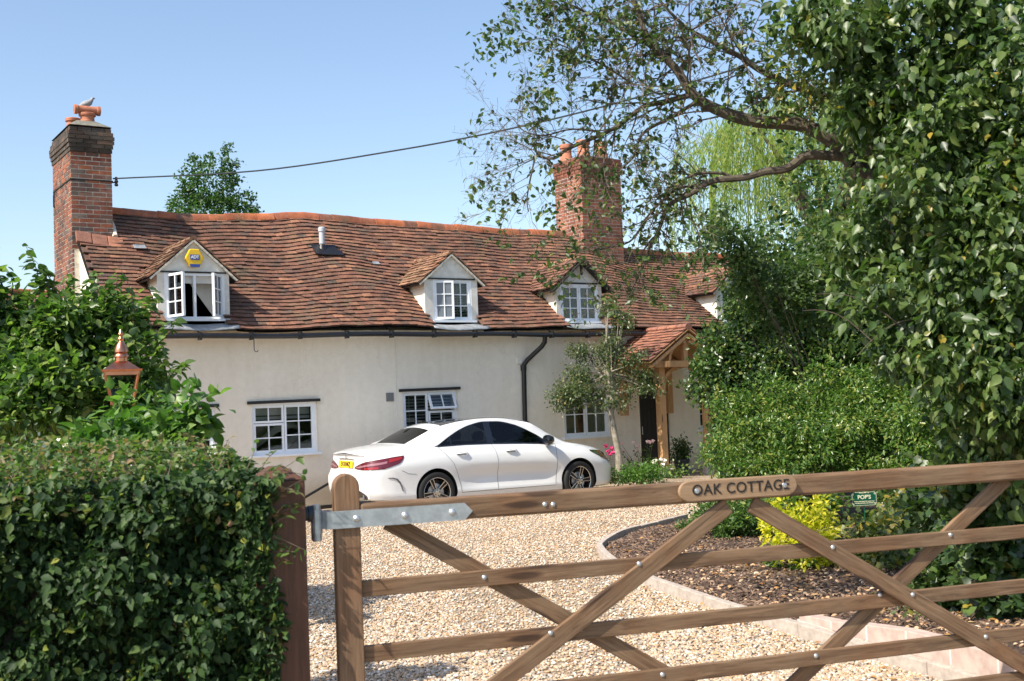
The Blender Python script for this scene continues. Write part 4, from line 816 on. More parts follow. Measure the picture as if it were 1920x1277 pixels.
bme_ = bpy.data.meshes.new('car_shell'); bme_.from_pydata(V, [], FA); bme_.polygons.foreach_set('material_index', MI)
for k in ('paint', 'tint', 'carglass', 'gloss', 'arch'): bme_.materials.append(M[k])
bvh = BVHTree.FromPolygons([Vector(v) for v in V], FA)
tmp = bpy.data.objects.new('car_shell', bme_); COL.objects.link(tmp); cuts = []
for cx in (1.03, 3.73):
    g = MB(); m_ = Matrix.Rotation(math.pi/2, 3, 'X'); R_ = .362; ring = []
    g.lathe([(R_, -1.1), (R_, -.52)], 48, m_, c=(cx, 0, .335)); g.lathe([(R_, .52), (R_, 1.1)], 48, m_, c=(cx, 0, .335)); me = g.mesh('cut')
    for k in range(5): me.materials.append(M['arch'])
    me.polygons.foreach_set('material_index', [4]*len(me.polygons)); c = bpy.data.objects.new('cut', me); COL.objects.link(c); cuts.append(c)
    b = tmp.modifiers.new('cut', 'BOOLEAN'); b.operation = 'DIFFERENCE'; b.object = c; b.solver = 'EXACT'
bpy.context.view_layer.update(); sm = bpy.data.meshes.new_from_object(tmp.evaluated_get(bpy.context.evaluated_depsgraph_get()))
for o in [tmp]+cuts: bpy.data.objects.remove(o)
nv = len(sm.vertices); co = np.empty(nv*3, 'f'); sm.vertices.foreach_get('co', co); co = co.reshape(-1, 3)
groups = {}
for p in sm.polygons:
    c = p.center; mi = p.material_index; key = ('body', 0)
    if mi == 0:
        belt = float(pch(c.x, BZx, BZz)); rear_edge = float(np.interp(c.z, [.3, .6, .8, 1.03], [1.46, 1.40, 1.27, 1.10]))
        if .30 < c.z < belt+.005 and abs(c.y) > .6:
            if rear_edge < c.x < 2.12: key = ('rear_door.R' if c.y < 0 else 'rear_door.L', 0)
            elif 2.12 <= c.x < 3.27: key = ('front_door.R' if c.y < 0 else 'front_door.L', 0)
    elif mi == 1: key = ('rear_window' if c.z > 0 and abs(c.y) < .56*1 and c.x < 1.13 else ('rear_side_window.R' if c.y < 0 else 'rear_side_window.L'), 1)
    elif mi == 2: key = (('front_side_window.R' if c.y < 0 else 'front_side_window.L') if c.x < 3.28 and abs(c.y) > .60 and float(pch(c.x, DX, DZ)) >= c.z else 'windscreen', 2)
    elif mi == 3: key = ('glass_roof' if c.z > 1.3 and abs(c.y) < .55 else 'window_trim', 3)
    else: key = ('underbody', 4)
    groups.setdefault(key, []).append(tuple(p.vertices))
MM = [M['paint'], M['tint'], M['carglass'], M['gloss'], M['arch']]; sm_no = [v.normal.copy() for v in sm.vertices]
for (nm, mi), fs in groups.items():
    us_ = sorted({v for f in fs for v in f}); mp_ = {v: i for i, v in enumerate(us_)}
    me = bpy.data.meshes.new(nm.split('.')[0]); me.from_pydata([co[v].tolist() for v in us_], [], [tuple(mp_[v] for v in f) for f in fs]); me.materials.append(MM[mi]); me.shade_smooth(); me.set_sharp_from_angle(angle=math.radians(38))
    if mi in (0,): me.normals_split_custom_set_from_vertices([sm_no[v] if abs(sm_no[v].length-1) < .1 else (0, 0, 1) for v in us_]) if nm != 'body' else None
    link(nm.split('.')[0], me, car)
def hit(o, d, off=.004):
    d = Vector(d).normalized(); h = bvh.ray_cast(Vector(o)+d*3, -d)
    return (h[0]+d*off) if h[0] else None
def patch(name, m, fn, nu, nv, parent=car, off=.004, smooth=True):
    G = []
    for i in range(nu+1):
        row = []
        for j in range(nv+1):
            p = hit(*fn(i/nu, j/nv), off)
            if p is None: p = Vector((0, 0, -5))
            row.append(p)
        G.append(row)
    g = MB(); g.grid(G); return g.obj(name, m, parent, smooth, fix=False)
def side(x, z, sg=-1): return ((x, 0, z), (0, sg, 0))
def line(name, pts, m, w_=.004, sg=-1, parent=car, dirn=None):
    g = MB(); P = []
    for a, b in zip(pts, pts[1:]):
        n = max(2, int(math.dist(a, b)/.03))
        for k in range(n): t = k/n; P.append(tuple(x*(1-t)+y*t for x, y in zip(a, b)))
    P.append(pts[-1]); Q = []
    for p in P: h = hit(*(side(p[0], p[1], sg) if dirn is None else dirn(*p)), .0)
    
    Q = [q for q in (hit(*(side(p[0], p[1], sg) if dirn is None else dirn(*p)), .0) for p in P) if q]
    g.tube(Q, w_, 5); return g.obj(name, m, parent)
for sg in (-1, 1):
    line('shut_line', [(1.11, 1.015), (1.20, .92), (1.33, .76), (1.41, .58), (1.46, .40), (1.47, .30)], M['seam'], .0035, sg); line('shut_line', [(2.09, 1.01), (2.13, .92), (2.15, .75), (2.16, .5), (2.14, .30)], M['seam'], .0035, sg)
    line('shut_line', [(3.33, .93), (3.29, .80), (3.29, .55), (3.25, .30)], M['seam'], .0035, sg); line('shut_line', [(1.47, .295), (2.2, .29), (3.25, .285)], M['seam'], .004, sg); line('shut_line', [(.44, .70), (.55, .645), (.68, .63)], M['seam'], .003, sg)
    line('belt_moulding', [(1.12, 1.02), (1.6, 1.025), (2.1, 1.014), (2.7, .987), (3.28, .947)], M['gloss'], .008, sg)
    # handles
    for hx, hz in ((1.50, .90), (2.42, .895)):
        p = hit(*side(hx, hz, sg), 0); g = MB(); g.tube([p+Vector((-.1, 0, -.006)), p+Vector((-.085, sg*.028, -.002)), p+Vector((0, sg*.036, 0)), p+Vector((.085, sg*.028, .002)), p+Vector((.1, 0, .004))], [.01, .015, .017, .015, .01], 10, flat=.7); g.obj('door_handle', M['paint'], car, 60)
        patch('handle_recess', M['seam'], lambda a, b, hx=hx, hz=hz: side(hx-.085+.17*a, hz-.028+.045*b*math.sin(math.pi*(.08+.84*a)), sg), 8, 3, off=.0015)
    # tail lamp wrapping round the corner
    PT = [(-.6, .40), (-.3, .62), (.10, .80), (.34, .95), (.50, 1.0)]; TX = [0, .28, .55, .8, 1]
    def tl(a, b, lo=(.745, .725, .732, .805, .905), hi=(.768, .835, .885, .918, .925)):
        px = np.interp(a, TX, [q[0] for q in PT]); py = np.interp(a, TX, [q[1] for q in PT]); zl = float(pch(a, TX, lo)); zh = float(pch(a, TX, hi)); return ((.95 if a < .8 else .95-.45*(a-.8)/.2, sg*.1, zl+(zh-zl)*b), (px-(.95 if a < .8 else .95-.45*(a-.8)/.2), sg*(py-.1), 0))
    tl0 = patch('tail_lamp', M['red'], tl, 26, 8, off=.010)
    patch('lamp_band', M['lens'], lambda a, b: tl(.06+.58*a, .32+.16*a+.22*b), 14, 3, tl0, .014); patch('lamp_glow', M['red2'], lambda a, b: tl(.34+.2*a, .05+.22*b), 8, 3, tl0, .014); patch('lamp_edge', M['red2'], lambda a, b: tl(.66+.22*a, .5+.35*b), 8, 3, tl0, .014)
    def hl(a, b):
        TX2 = [0, .4, .75, 1]; px = np.interp(a, TX2, [4.06, 4.30, 4.7, 5.0]); py = np.interp(a, TX2, [.98, .95, .78, .55]); zl = float(pch(a, TX2, [.792, .685, .575, .565])); zh = float(pch(a, TX2, [.815, .80, .745, .69])); return ((3.9, sg*.25, zl+(zh-zl)*b), (px-3.9, sg*(py-.25), 0))
    h0 = patch('headlight', M['lamp'], hl, 20, 6, off=.012); patch('headlight_bowl', M['trim'], hl, 20, 6, h0, .004); patch('light_strip', M['chrome'], lambda a, b: hl(.1+.6*a, .55+.15*b), 10, 2, h0, .007)
    # false vent fin on the rear bumper corner
    def vent(a, b): TX3 = [0, .3, 1]; x = .30+.16*a; return ((.9, 0, .58-.26*b), (x-.9+.0-.1*(1-b)*0+(-.35+.25*b+.16*a), sg*.62, 0))
    g = MB(); P = [hit((.9, sg*.2, z), (x-.9, sg*.75, 0), .006) for x, z in ((.10, .60), (.20, .595), (.28, .575), (.335, .52), (.365, .46), (.39, .39))]; P = [p for p in P if p]; g.tube(P, [.004, .008, .011, .012, .011, .008][:len(P)], 6); g.obj('bumper_fin', M['seam'], car)
    # mirror
    mp0 = Vector((3.12, sg*.90, 1.02)); g = MB(); g.tube([mp0+Vector((.09, 0, 0)), mp0+Vector((.065, 0, 0)), mp0+Vector((0, 0, 0)), mp0+Vector((-.045, 0, 0)), mp0+Vector((-.06, 0, 0))], [.03, .075, .10, .102, .09], 18, flat=.88)
    mr = g.obj('door_mirror', M['gloss'], car, 50); g = MB(); g.beam(mp0+Vector((.02, -sg*.02, -.04)), Vector((3.16, sg*.77, .96)), .05, .03); g.obj('mirror_arm', M['gloss'], mr); g = MB(); g.lathe([(.001, 0), (.072, 0), (.072, .003)], 20, Matrix.Rotation(-math.pi/2, 3, 'Y') @ Matrix.Diagonal((.72, 1.08, 1)), c=mp0+Vector((-.062, 0, 0))); g.obj('mirror_glass', M['chrome'], mr)
    # exhaust
    g = MB(); ex = Vector((-.075, sg*.50, .335)); q = [(0, -.095, -.03), (0, .075, -.04), (0, .095, .03), (0, -.07, .04)]
    for a, b in zip(q, q[1:]+q[:1]): g.beam(ex+Vector(a), ex+Vector(b), .03, .010, (1, 0, 0))
    g.obj('exhaust_tip', M['chrome'], car)
def rear(y, z): return ((1, y, z), (-1, 0, 0))
patch('rear_diffuser', M['gloss'], lambda a, b: rear(-.66+1.32*a, .255+(.19-.10*(abs(2*a-1))**5)*b), 26, 6, off=.009)
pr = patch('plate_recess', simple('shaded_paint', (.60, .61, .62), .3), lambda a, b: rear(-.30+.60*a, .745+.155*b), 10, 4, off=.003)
g = MB(); p = hit(*rear(0, .82), .006); lean = .06; g.box((0, 0, 0), (.008, .50, .105)); pt = g.obj('number_plate', M['plate'], car, loc=(p.x-.012, 0, .805), rot=(0, lean, 0))
tm = text_mesh('EX18 MZJ', .098, .001, .82, .0015); tm.materials.append(M['letter']); link('lettering', tm, pt, (-.006, 0, 0), (math.pi/2, 0, -math.pi/2))
g = MB(); p = hit(*rear(0, .89), .004); g.tube([p+Vector((.004, -.27, -.008)), p+Vector((-.008, -.15, 0)), p+Vector((-.010, 0, .002)), p+Vector((-.008, .15, 0)), p+Vector((.004, .27, -.008))], .006, 8); g.obj('boot_trim', M['chrome'], car)
p = hit(*rear(0, .94), .006); bd_ = MB(); ring = [p+Vector((0, .038*math.cos(a), .038*math.sin(a))) for a in np.linspace(0, 2*math.pi, 25)]; bd_.tube(ring, .0045, 6)
for a in (90, 210, 330): bd_.tube([p, p+Vector((0, .04*math.cos(math.radians(a)), .04*math.sin(math.radians(a))))], [.006, .001], 5)
bd_.obj('badge', M['chrome'], car)
line('shut_line', [(-.76, .665), (-.4, .70), (-.34, .70)], M['seam'], .003, parent=car, dirn=rear); line('shut_line', [(-.42, .70), (-.3, .655), (.3, .655), (.42, .70)], M['seam'], .003, parent=car, dirn=rear)
g = MB(); p = hit((1.33, 0, 1), (0, 0, 1), 0); g.prism([p+Vector((-.06, .0, -.0)), p+Vector((.09, 0, 0)), p+Vector((-.045, 0, .05)), p+Vector((-.06, 0, .045))], (0, .012, 0)); g.obj('roof_aerial', M['gloss'], car)
g = MB(); 
for sg in (-1, 1): 
    Q = [hit((x, sg*y, 1), (0, 0, 1), 0) for x, y in zip(np.linspace(1.14, 2.9, 26), np.interp(np.linspace(1.14, 2.9, 26), [1.14, 1.5, 2.4, 2.9], [.50, .51, .51, .60]))]; g.tube([q for q in Q if q], .006, 5)
g.obj('roof_gutter', M['gloss'], car)
# wheels: tyre, rim with five twin spokes
def wheel(cx, cy, ph, steer=0):
    W = empty('wheel', parent=car, loc=(cx, cy, .322), rot=(0, 0, steer)); sg = -1 if cy < 0 else 1; m_ = Matrix.Rotation(math.pi/2, 3, 'X')
    g = MB(); g.lathe([(.232, -.105), (.25, -.113), (.29, -.118), (.312, -.105), (.321, -.07), (.322, 0), (.321, .07), (.312, .105), (.29, .118), (.25, .113), (.232, .105)], 56, m_, caps=False); t_ = g.obj('tyre', M['tyre'], W, 40)
    y = sg*.098; g = MB(); g.lathe([(.225, -.1), (.205, -.03), (.195, .04), (.20, .1)], 48, m_, caps=False); g.lathe([(.001, .02), (.2, .02)], 30, m_, caps=False); g.obj('barrel', M['alloyd'], W, 40)
    g = MB(); g.lathe([(.238, -.008), (.240, .006), (.232, .010), (.224, .004), (.222, -.008)], 56, m_, c=(0, y, 0), caps=False)
    for k in range(5):
        a = ph+k*2*math.pi/5
        for s_ in (-1, 1):
            P = []; R_ = [.05, .10, .16, .225]; off = [.03, .035, .032, .012]; 
            for r_, o_ in zip(R_, (.012, .022, .026, .030)): aa = a; P.append(Vector((r_*math.cos(aa)-s_*o_*math.sin(aa), y-sg*.022*(1-(r_/.225))*1, r_*math.sin(aa)+s_*o_*math.cos(aa))))
            for p, q in zip(P, P[1:]): g.beam(p, q, .011, .014, (0, 1, 0))
    g.lathe([(.001, .012), (.03, .012), (.034, 0), (.062, -.004), (.062, -.02)], 20, Matrix.Rotation(math.pi/2*(1 if sg < 0 else -1), 3, 'X'), c=(0, y, 0), caps=False)
    g.obj('rim', M['alloy'], W)
    g = MB()
    for k in range(5):
        a = ph+k*2*math.pi/5; g.beam((.05*math.cos(a), y-sg*.012, .05*math.sin(a)), (.22*math.cos(a), y-sg*.006, .22*math.sin(a)), .03, .008, (0, 1, 0)); g.lathe([(.008, -.01), (.008, .014)], 8, m_, c=(.045*math.cos(a+.63), y, .045*math.sin(a+.63)))
    g.obj('spoke_infill', M['alloyd'], W); g = MB(); g.lathe([(.14, 0), (.14, .01), (.06, .012)], 30, m_, c=(0, sg*.04, 0)); g.obj('brake_disc', M['galv'], W)
wheel(1.03, -.775, .75); wheel(1.03, .775, .3); wheel(3.73, -.775, 1.3, .07); wheel(3.73, .775, .9, .07)
# cabin
g = MB(); g.bb((1.0, -.74, .30), (3.4, .74, .34)); g.obj('cabin_floor', M['trim'], car)
g = MB(); g.tube([(3.35, -.66, .90), (3.32, -.3, .95), (3.32, .3, .95), (3.35, .66, .90)], .11, 10); bo2 = g.obj('dashboard', M['trim'], car, True)
g = MB(); c = Vector((2.98, -.36, .90)); ring = [c+Vector((.06*math.sin(a)*1, .18*math.cos(a), .175*math.sin(a))) for a in np.linspace(0, 2*math.pi, 25)]; g.tube(ring, .016, 8); g.lathe([(.06, -.02), (.05, .02)], 12, Matrix.Rotation(math.pi/2, 3, 'Y'), c=c); g.beam(c+Vector((0, -.17, 0)), c+Vector((0, .17, 0)), .03, .04); g.obj('steering_wheel', M['trim'], car, 50)
for sx, sy in ((2.35, -.37), (2.35, .37), (1.55, -.37), (1.55, .37)):
    g = MB(); g.tube([(sx+.35, sy, .52), (sx, sy, .48), (sx-.12, sy, .62), (sx-.2, sy, .9), (sx-.24, sy, 1.02)], [.16, .22, .24, .22, .16], 12, flat=.45); g.tube([(sx-.25, sy, 1.06), (sx-.26, sy, 1.16), (sx-.27, sy, 1.21)], [.1, .12, .07], 10, flat=.45); g.obj('seat', M['trim'], car, True)
g = MB(); g.box((2.88, 0, 1.27), (.03, .22, .07)); g.beam((2.9, 0, 1.3), (2.95, 0, 1.34), .03, .03); g.tube([(2.9, 0, 1.24), (2.9, 0, 1.16)], [.02, .03], 8); g.obj('rear_view_mirror', M['trim'], car)
# black pole lying against the wall behind the car
g = MB(); g.tube([hw(-.95, .45, .03), hw(.55, .08, .62)], .022, 8); tag(g.obj('leaning_pole', M['black'], None, True), 'black pole slanting up against the wall behind the car boot', 'pole')
# ------------------------------------------------------------------ field gate
GA = math.radians(17.6); G0 = Vector((-.7099, 4.9, 0))
gate = empty('field_gate', 'brown five-bar timber gate with diamond braces and OAK COTTAGE plate', 'gate', G0, GA)
def board(name, x0, z0, x1, z1, w_, th, y, m='rail'):
    d = Vector((x1-x0, 0, z1-z0)); Lg = d.length; g = MB(); g.bb((-Lg/2, 0, -w_/2), (Lg/2, th, w_/2)); o = g.obj(name, M[m], gate, loc=((x0+x1)/2, y, (z0+z1)/2), rot=(0, -math.atan2(d.z, d.x), 0)); bevel(o, .004); return o
# stile with rounded head
w_ = .053; P = [(-w_, 0, .12), (w_, 0, .12), (w_, 0, 1.392)]+[(w_*math.cos(a), 0, 1.392+.056*math.sin(a)) for a in np.linspace(.15, math.pi-.15, 12)]+[(-w_, 0, 1.392)]
g = MB(); g.prism(P, (0, .075, 0)); bevel(g.obj('hanging_stile', M['stile'], gate, loc=(0, -.0, 0)), .005)
g = MB(); g.bb((-.05, 0, .12), (.05, .07, 1.38)); bevel(g.obj('closing_stile', M['stile'], gate, loc=(3.63, 0, 0)), .005)
g = MB(); g.bb((-1.765, 0, -.048), (1.765, .07, .048)); o = g.obj('top_rail', M['rail'], gate, loc=(1.8185, .0, 1.274)); bevel(o, .012)
for z in (.965, .695, .46, .24): board('rail', .054, z, 3.579, z, .068, .028, .022)
board('brace', .18, 1.235, 1.84, .21, .075, .024, .0515); board('brace', 3.36, 1.235, 1.90, .21, .075, .024, .0515)
fb = [board('brace', 1.76, 1.205, .22, .27, .08, .024, -.0035), board('brace', 1.88, 1.205, 3.42, .27, .08, .024, -.0035)]
def bolt(x, z, y, r=.0115):
    g = MB(); g.lathe([(.001, r*.62), (r*.45, r*.55), (r*.8, r*.33), (r, 0)], 14, Matrix.Rotation(math.pi/2, 3, 'X'), c=(0, 0, 0), caps=False); g.obj('bolt', M['galv'], gate, True, loc=(x, y, z))
for x, z, y in ((.867, 1.267, 0), (.905, 1.264, 0), (.586, .97, .022), (.869, .71, -.0035), (1.018, .709, .022), (1.30, .975, -.0035), (1.401, .469, .022), (2.295, .974, -.0035), (2.978, .981, .022), (2.556, .725, .022), (2.723, .715, -.0035), (3.131, .474, -.0035), (2.191, .472, .022), (3.45, 1.27, 0), (.46, .47, -.0035)): bolt(x, z, y)
# name plate
N0 = Vector((1.805, -.0065, 1.283)); hwp, hh = .305, .0485
P = [(N0.x+hwp-.06+.06*math.sin(a), N0.y, N0.z-hh*math.cos(a)) for a in np.linspace(0, math.pi, 11)]+[(N0.x-hwp+.06-.06*math.sin(a), N0.y, N0.z+hh*math.cos(a)) for a in np.linspace(0, math.pi, 11)]
g = MB(); g.prism([tuple(Vector(p)-N0) for p in P], (0, -.018, 0)); npl = g.obj('name_plate', M['plate_wood'] if 'plate_wood' in M else woodmat('name_plate_timber', (.26, .165, .095), (.37, .245, .145), 'X', rough=.65), gate, loc=N0); bevel(npl, .006)
tm = text_mesh('OAK COTTAGE', .068, .0012, 1.06, .0004); tm.materials.append(M['letter']); link('lettering', tm, npl, (.01, -.0195, .002), (math.pi/2, 0, 0))
for dx in (-.215, .235): g = MB(); g.lathe([(.001, .006), (.011, .004), (.013, 0)], 12, Matrix.Rotation(math.pi/2, 3, 'X'), caps=False); g.obj('bolt', M['galv'], npl, True, loc=(dx, -.018, 0))
# strap hinge
g = MB(); z = 1.262; hh = .036
for y in (-.008, .078): g.prism([(-.09, y, z-hh), (.50, y, z-hh), (.535, y, z), (.50, y, z+hh), (-.09, y, z+hh)], (0, -.006, 0))
g.prism([(-.09, .072, z-hh), (-.10, .02, z-hh), (-.10, .02, z+hh), (-.09, .072, z+hh)], (-.005, 0, 0)); g.prism([(-.09, -.014, z-hh), (-.105, .02, z-hh), (-.105, .02, z+hh), (-.09, -.014, z+hh)], (.005, 0, 0))
g.lathe([(.024, -.05), (.024, .05)], 16, c=(-.125, .03, z-.006)); g.lathe([(.019, -.08), (.019, .07)], 14, c=(-.125, .03, z-.006))
hg = g.obj('strap_hinge', M['galv'], gate)
for x in (.035, .24, .445):
    g = MB(); g.lathe([(.001, .010), (.007, .009), (.013, .005), (.016, 0)], 14, Matrix.Rotation(math.pi/2, 3, 'X'), caps=False); g.obj('bolt', M['galv'], hg, True, loc=(x, -.014, z))
g = MB(); g.lathe([(.021, -.05), (.021, .05)], 14, c=(-.125, .03, .46)); g.bb((-.11, .0, .43), (.08, -.006, .49)); g.obj('lower_hinge', M['galv'], gate)
# gate post, hook pins
ps = empty('gate_post', 'dark red-brown square timber gate post between hedge and gate', 'gate post', G0+Matrix.Rotation(GA, 3, 'Z') @ Vector((-.285, .03, 0)), GA+.05)
g = MB(); g.bb((-.1, -.1, -.1), (.1, .1, 1.44)); g.add([(-.1, -.1, 1.441), (.1, -.1, 1.441), (.1, .1, 1.441), (-.1, .1, 1.441), (-.03, -.03, 1.495), (.03, -.03, 1.495), (.03, .03, 1.495), (-.03, .03, 1.495)], [(0, 1, 5, 4), (1, 2, 6, 5), (2, 3, 7, 6), (3, 0, 4, 7), (4, 5, 6, 7)])
bevel(g.obj('post', M['post'], ps), .006)
for z in (1.29, .46):
    g = MB(); m_ = Matrix.Rotation(math.pi/2, 3, 'Y'); g.lathe([(.028, .1), (.028, .125), (.034, .126), (.034, .145), (.018, .146), (.016, .17)], 6 if False else 16, m_, c=(0, 0, z)); g.obj('hook_pin', M['darkmetal'], ps, 40)
g = MB(); g.tube([(.145, 0, 1.29), (.16, 0, 1.29), (.162, 0, 1.24)], .014, 10); g.lathe([(.022, -.02), (.022, .02)], 14, c=(.16, 0, 1.20)); g.obj('hook_bolt', M['galv'], ps)
# ------------------------------------------------------------------ garden sign
sg_ = at(1620, 935, 11.2); M['green'] = simple('green_enamel', (.006, .085, .05), .35, 0, 0, coat=.5); M['cream'] = simple('cream_lettering', (.75, .72, .5), .5)
sn = empty('garden_sign', "small green garden sign on a thin stake reading POP'S", 'sign', (sg_.x, sg_.y, bed_h(sg_.x, sg_.y)), .06)
hs = sg_.z-bed_h(sg_.x, sg_.y); wS, hS = .250, .133
P = [(-wS/2, 0, -hS/2+.02), (-wS/2+.015, 0, -hS/2), (wS/2-.015, 0, -hS/2), (wS/2, 0, -hS/2+.02), (wS/2, 0, hS/2-.02), (wS/2-.015, 0, hS/2), (-wS/2+.015, 0, hS/2), (-wS/2, 0, hS/2-.02)]
g = MB(); g.prism(P, (0, -.006, 0)); sb = g.obj('board', M['green'], sn, loc=(0, 0, hs)); g = MB(); k_ = .93
for a, b in zip(P, P[1:]+P[:1]): g.beam(Vector(a)*k_+Vector((0, -.0065, 0)), Vector(b)*k_+Vector((0, -.0065, 0)), .003, .001, (0, 1, 0))
for sx in (-1, 1):
    for sz in (-1, 1):
        c = Vector((sx*(wS/2-.022), -.0068, sz*(hS/2-.02)))
        for q in range(3): g.tube([c+Vector((.009*math.cos(t+q*2)*(1-t/9), 0, .009*math.sin(t+q*2)*(1-t/9))) for t in np.linspace(0, 4, 8)], .0013, 4)
g.obj('border_scroll', M['cream'], sb)
for tx, sz_, zz, sp in (("POP'S", .052, .014, 1.0), ('WELCOME TO', .014, .056, 1.1), ('WHERE MEMORIES ARE MADE AND', .0125, -.026, 1.0), ('GRANDCHILDREN ARE SPOILED', .0125, -.042, 1.0)):
    tm = text_mesh(tx, sz_, .0006, sp, .0012 if sz_ > .03 else .0003); tm.materials.append(M['cream']); link('lettering', tm, sb, (0, -.0075, zz), (math.pi/2, 0, 0))
g = MB(); g.tube([(0, .004, -.05), (0, .004, hs)], .005, 6); g.obj('stake', M['green'], sn)
# ------------------------------------------------------------------ copper lantern
lp = at(228, 700, 8.4); LH = lp.z; ln = empty('lantern_lamp', 'copper four-sided Victorian lantern on a post rising out of the hedge', 'lamp', (lp.x, lp.y, 0), .35)
g = MB(); g.tube([(0, 0, 0), (0, 0, LH-.24)], .03, 12); g.obj('lamp_post', M['darkmetal'], ln)
def frus(g, a, b, z0, z1): g.add([(-a, -a, z0), (a, -a, z0), (a, a, z0), (-a, a, z0), (-b, -b, z1), (b, -b, z1), (b, b, z1), (-b, b, z1)], [(0, 3, 2, 1), (4, 5, 6, 7), (0, 1, 5, 4), (1, 2, 6, 5), (2, 3, 7, 6), (3, 0, 4, 7)])
a0, a1, zt = .065, .112, LH+.0; zb = LH-.24
g = MB()
for sx, sy in ((-1, -1), (1, -1), (1, 1), (-1, 1)): g.beam((sx*a0, sy*a0, zb), (sx*a1, sy*a1, zt), .014, .014)
for i in range(4):
    q = [(-1, -1), (1, -1), (1, 1), (-1, 1)]; a, b = q[i], q[(i+1) % 4]
    g.beam((a[0]*a1, a[1]*a1, zt), (b[0]*a1, b[1]*a1, zt), .02, .03); g.beam((a[0]*a0, a[1]*a0, zb), (b[0]*a0, b[1]*a0, zb), .016, .02)
g.obj('frame', M['copper'], ln)
g = MB()
for i in range(4): a, b = q[i], q[(i+1) % 4]; g.add([(a[0]*a0, a[1]*a0, zb), (b[0]*a0, b[1]*a0, zb), (b[0]*a1, b[1]*a1, zt), (a[0]*a1, a[1]*a1, zt)], [(0, 1, 2, 3)])
g.obj('glass', M['pane'], ln, fix=False); g = MB(); frus(g, a1+.02, a1+.028, zt+.01, zt+.025); frus(g, a1+.012, .045, zt+.026, zt+.085); g.obj('hood', M['copper'], ln)
g = MB(); g.lathe([(.045, 0), (.045, .03), (.054, .035), (.054, .045), (.04, .06), (.05, .07), (.048, .09), (.035, .12), (.02, .14), (.014, .15), (.022, .165), (.014, .18), (.012, .19), (.02, .2), (.012, .215), (.004, .235)], 24, c=(0, 0, zt+.082)); g.obj('finial', M['copper'], ln, 50)
g = MB(); g.lathe([(.022, 0), (.03, .04), (.028, .07), (.01, .09)], 12, c=(0, 0, zb+.03)); g.obj('bulb', M['frost'], ln, True)
# ------------------------------------------------------------------ vegetation
SH = {
 'oval': ([(0, 0, 0), (-.25, .2, .05), (-.32, .46, .08), (-.17, .78, .04), (0, 1.05, -.08), (.17, .78, .04), (.32, .46, .08), (.25, .2, .05), (0, .5, -.03)], [(8, 0, 7), (8, 7, 6), (8, 6, 5), (8, 5, 4), (8, 4, 3), (8, 3, 2), (8, 2, 1), (8, 1, 0)]),
 'lobed': ([(0, 0, 0), (-.5, .1, .02), (-.34, .42, .05), (-.46, .72, .0), (0, 1, -.08), (.46, .72, 0), (.34, .42, .05), (.5, .1, .02), (0, .42, -.03)], [(8, 0, 7), (8, 7, 6), (8, 6, 5), (8, 5, 4), (8, 4, 3), (8, 3, 2), (8, 2, 1), (8, 1, 0)]),
 'lance': ([(0, 0, 0), (-.2, .35, .04), (-.15, .7, .02), (0, 1, -.1), (.15, .7, .02), (.2, .35, .04)], [(0, 5, 4, 3), (0, 3, 2, 1)]),
 'dia': ([(0, 0, 0), (-.32, .45, .08), (0, 1, -.05), (.32, .45, .08)], [(0, 3, 2), (0, 2, 1)]),
 'willow': ([(0, 0, 0), (-.09, .4, .0), (0, 1, 0), (.09, .4, .0)], [(0, 3, 2, 1)])}
def unit(a): return a/np.maximum(1e-9, np.linalg.norm(a, axis=1, keepdims=True))
def leafmesh(name, P, A, Z, shape, size):
    """P positions, A leaf axes, Z upward sides"""
    vs, fs = SH[shape]; vs = np.array(vs); n = len(P); A = unit(A); Sd = unit(np.cross(A, Z)); Z = np.cross(Sd, A); sz = size[:, None, None]
    V = P[:, None, :]+sz*(vs[None, :, 0:1]*Sd[:, None, :]+vs[None, :, 1:2]*A[:, None, :]+vs[None, :, 2:3]*Z[:, None, :])
    k = len(vs); tot = []; ls = []
    for f in fs: ls.append(len(f))
    loops = (np.concatenate([np.array(f) for f in fs])[None, :]+np.arange(n)[:, None]*k).ravel(); lens = np.tile(ls, n)
    me = bpy.data.meshes.new(name); me.vertices.add(n*k); me.vertices.foreach_set('co', V.astype('f').ravel()); me.loops.add(len(loops)); me.loops.foreach_set('vertex_index', loops.astype('i'))
    me.polygons.add(len(lens)); st = np.concatenate([[0], np.cumsum(lens)[:-1]]); me.polygons.foreach_set('loop_start', st.astype('i')); me.update(calc_edges=True); me.validate()
    return me, Sd, A, Z
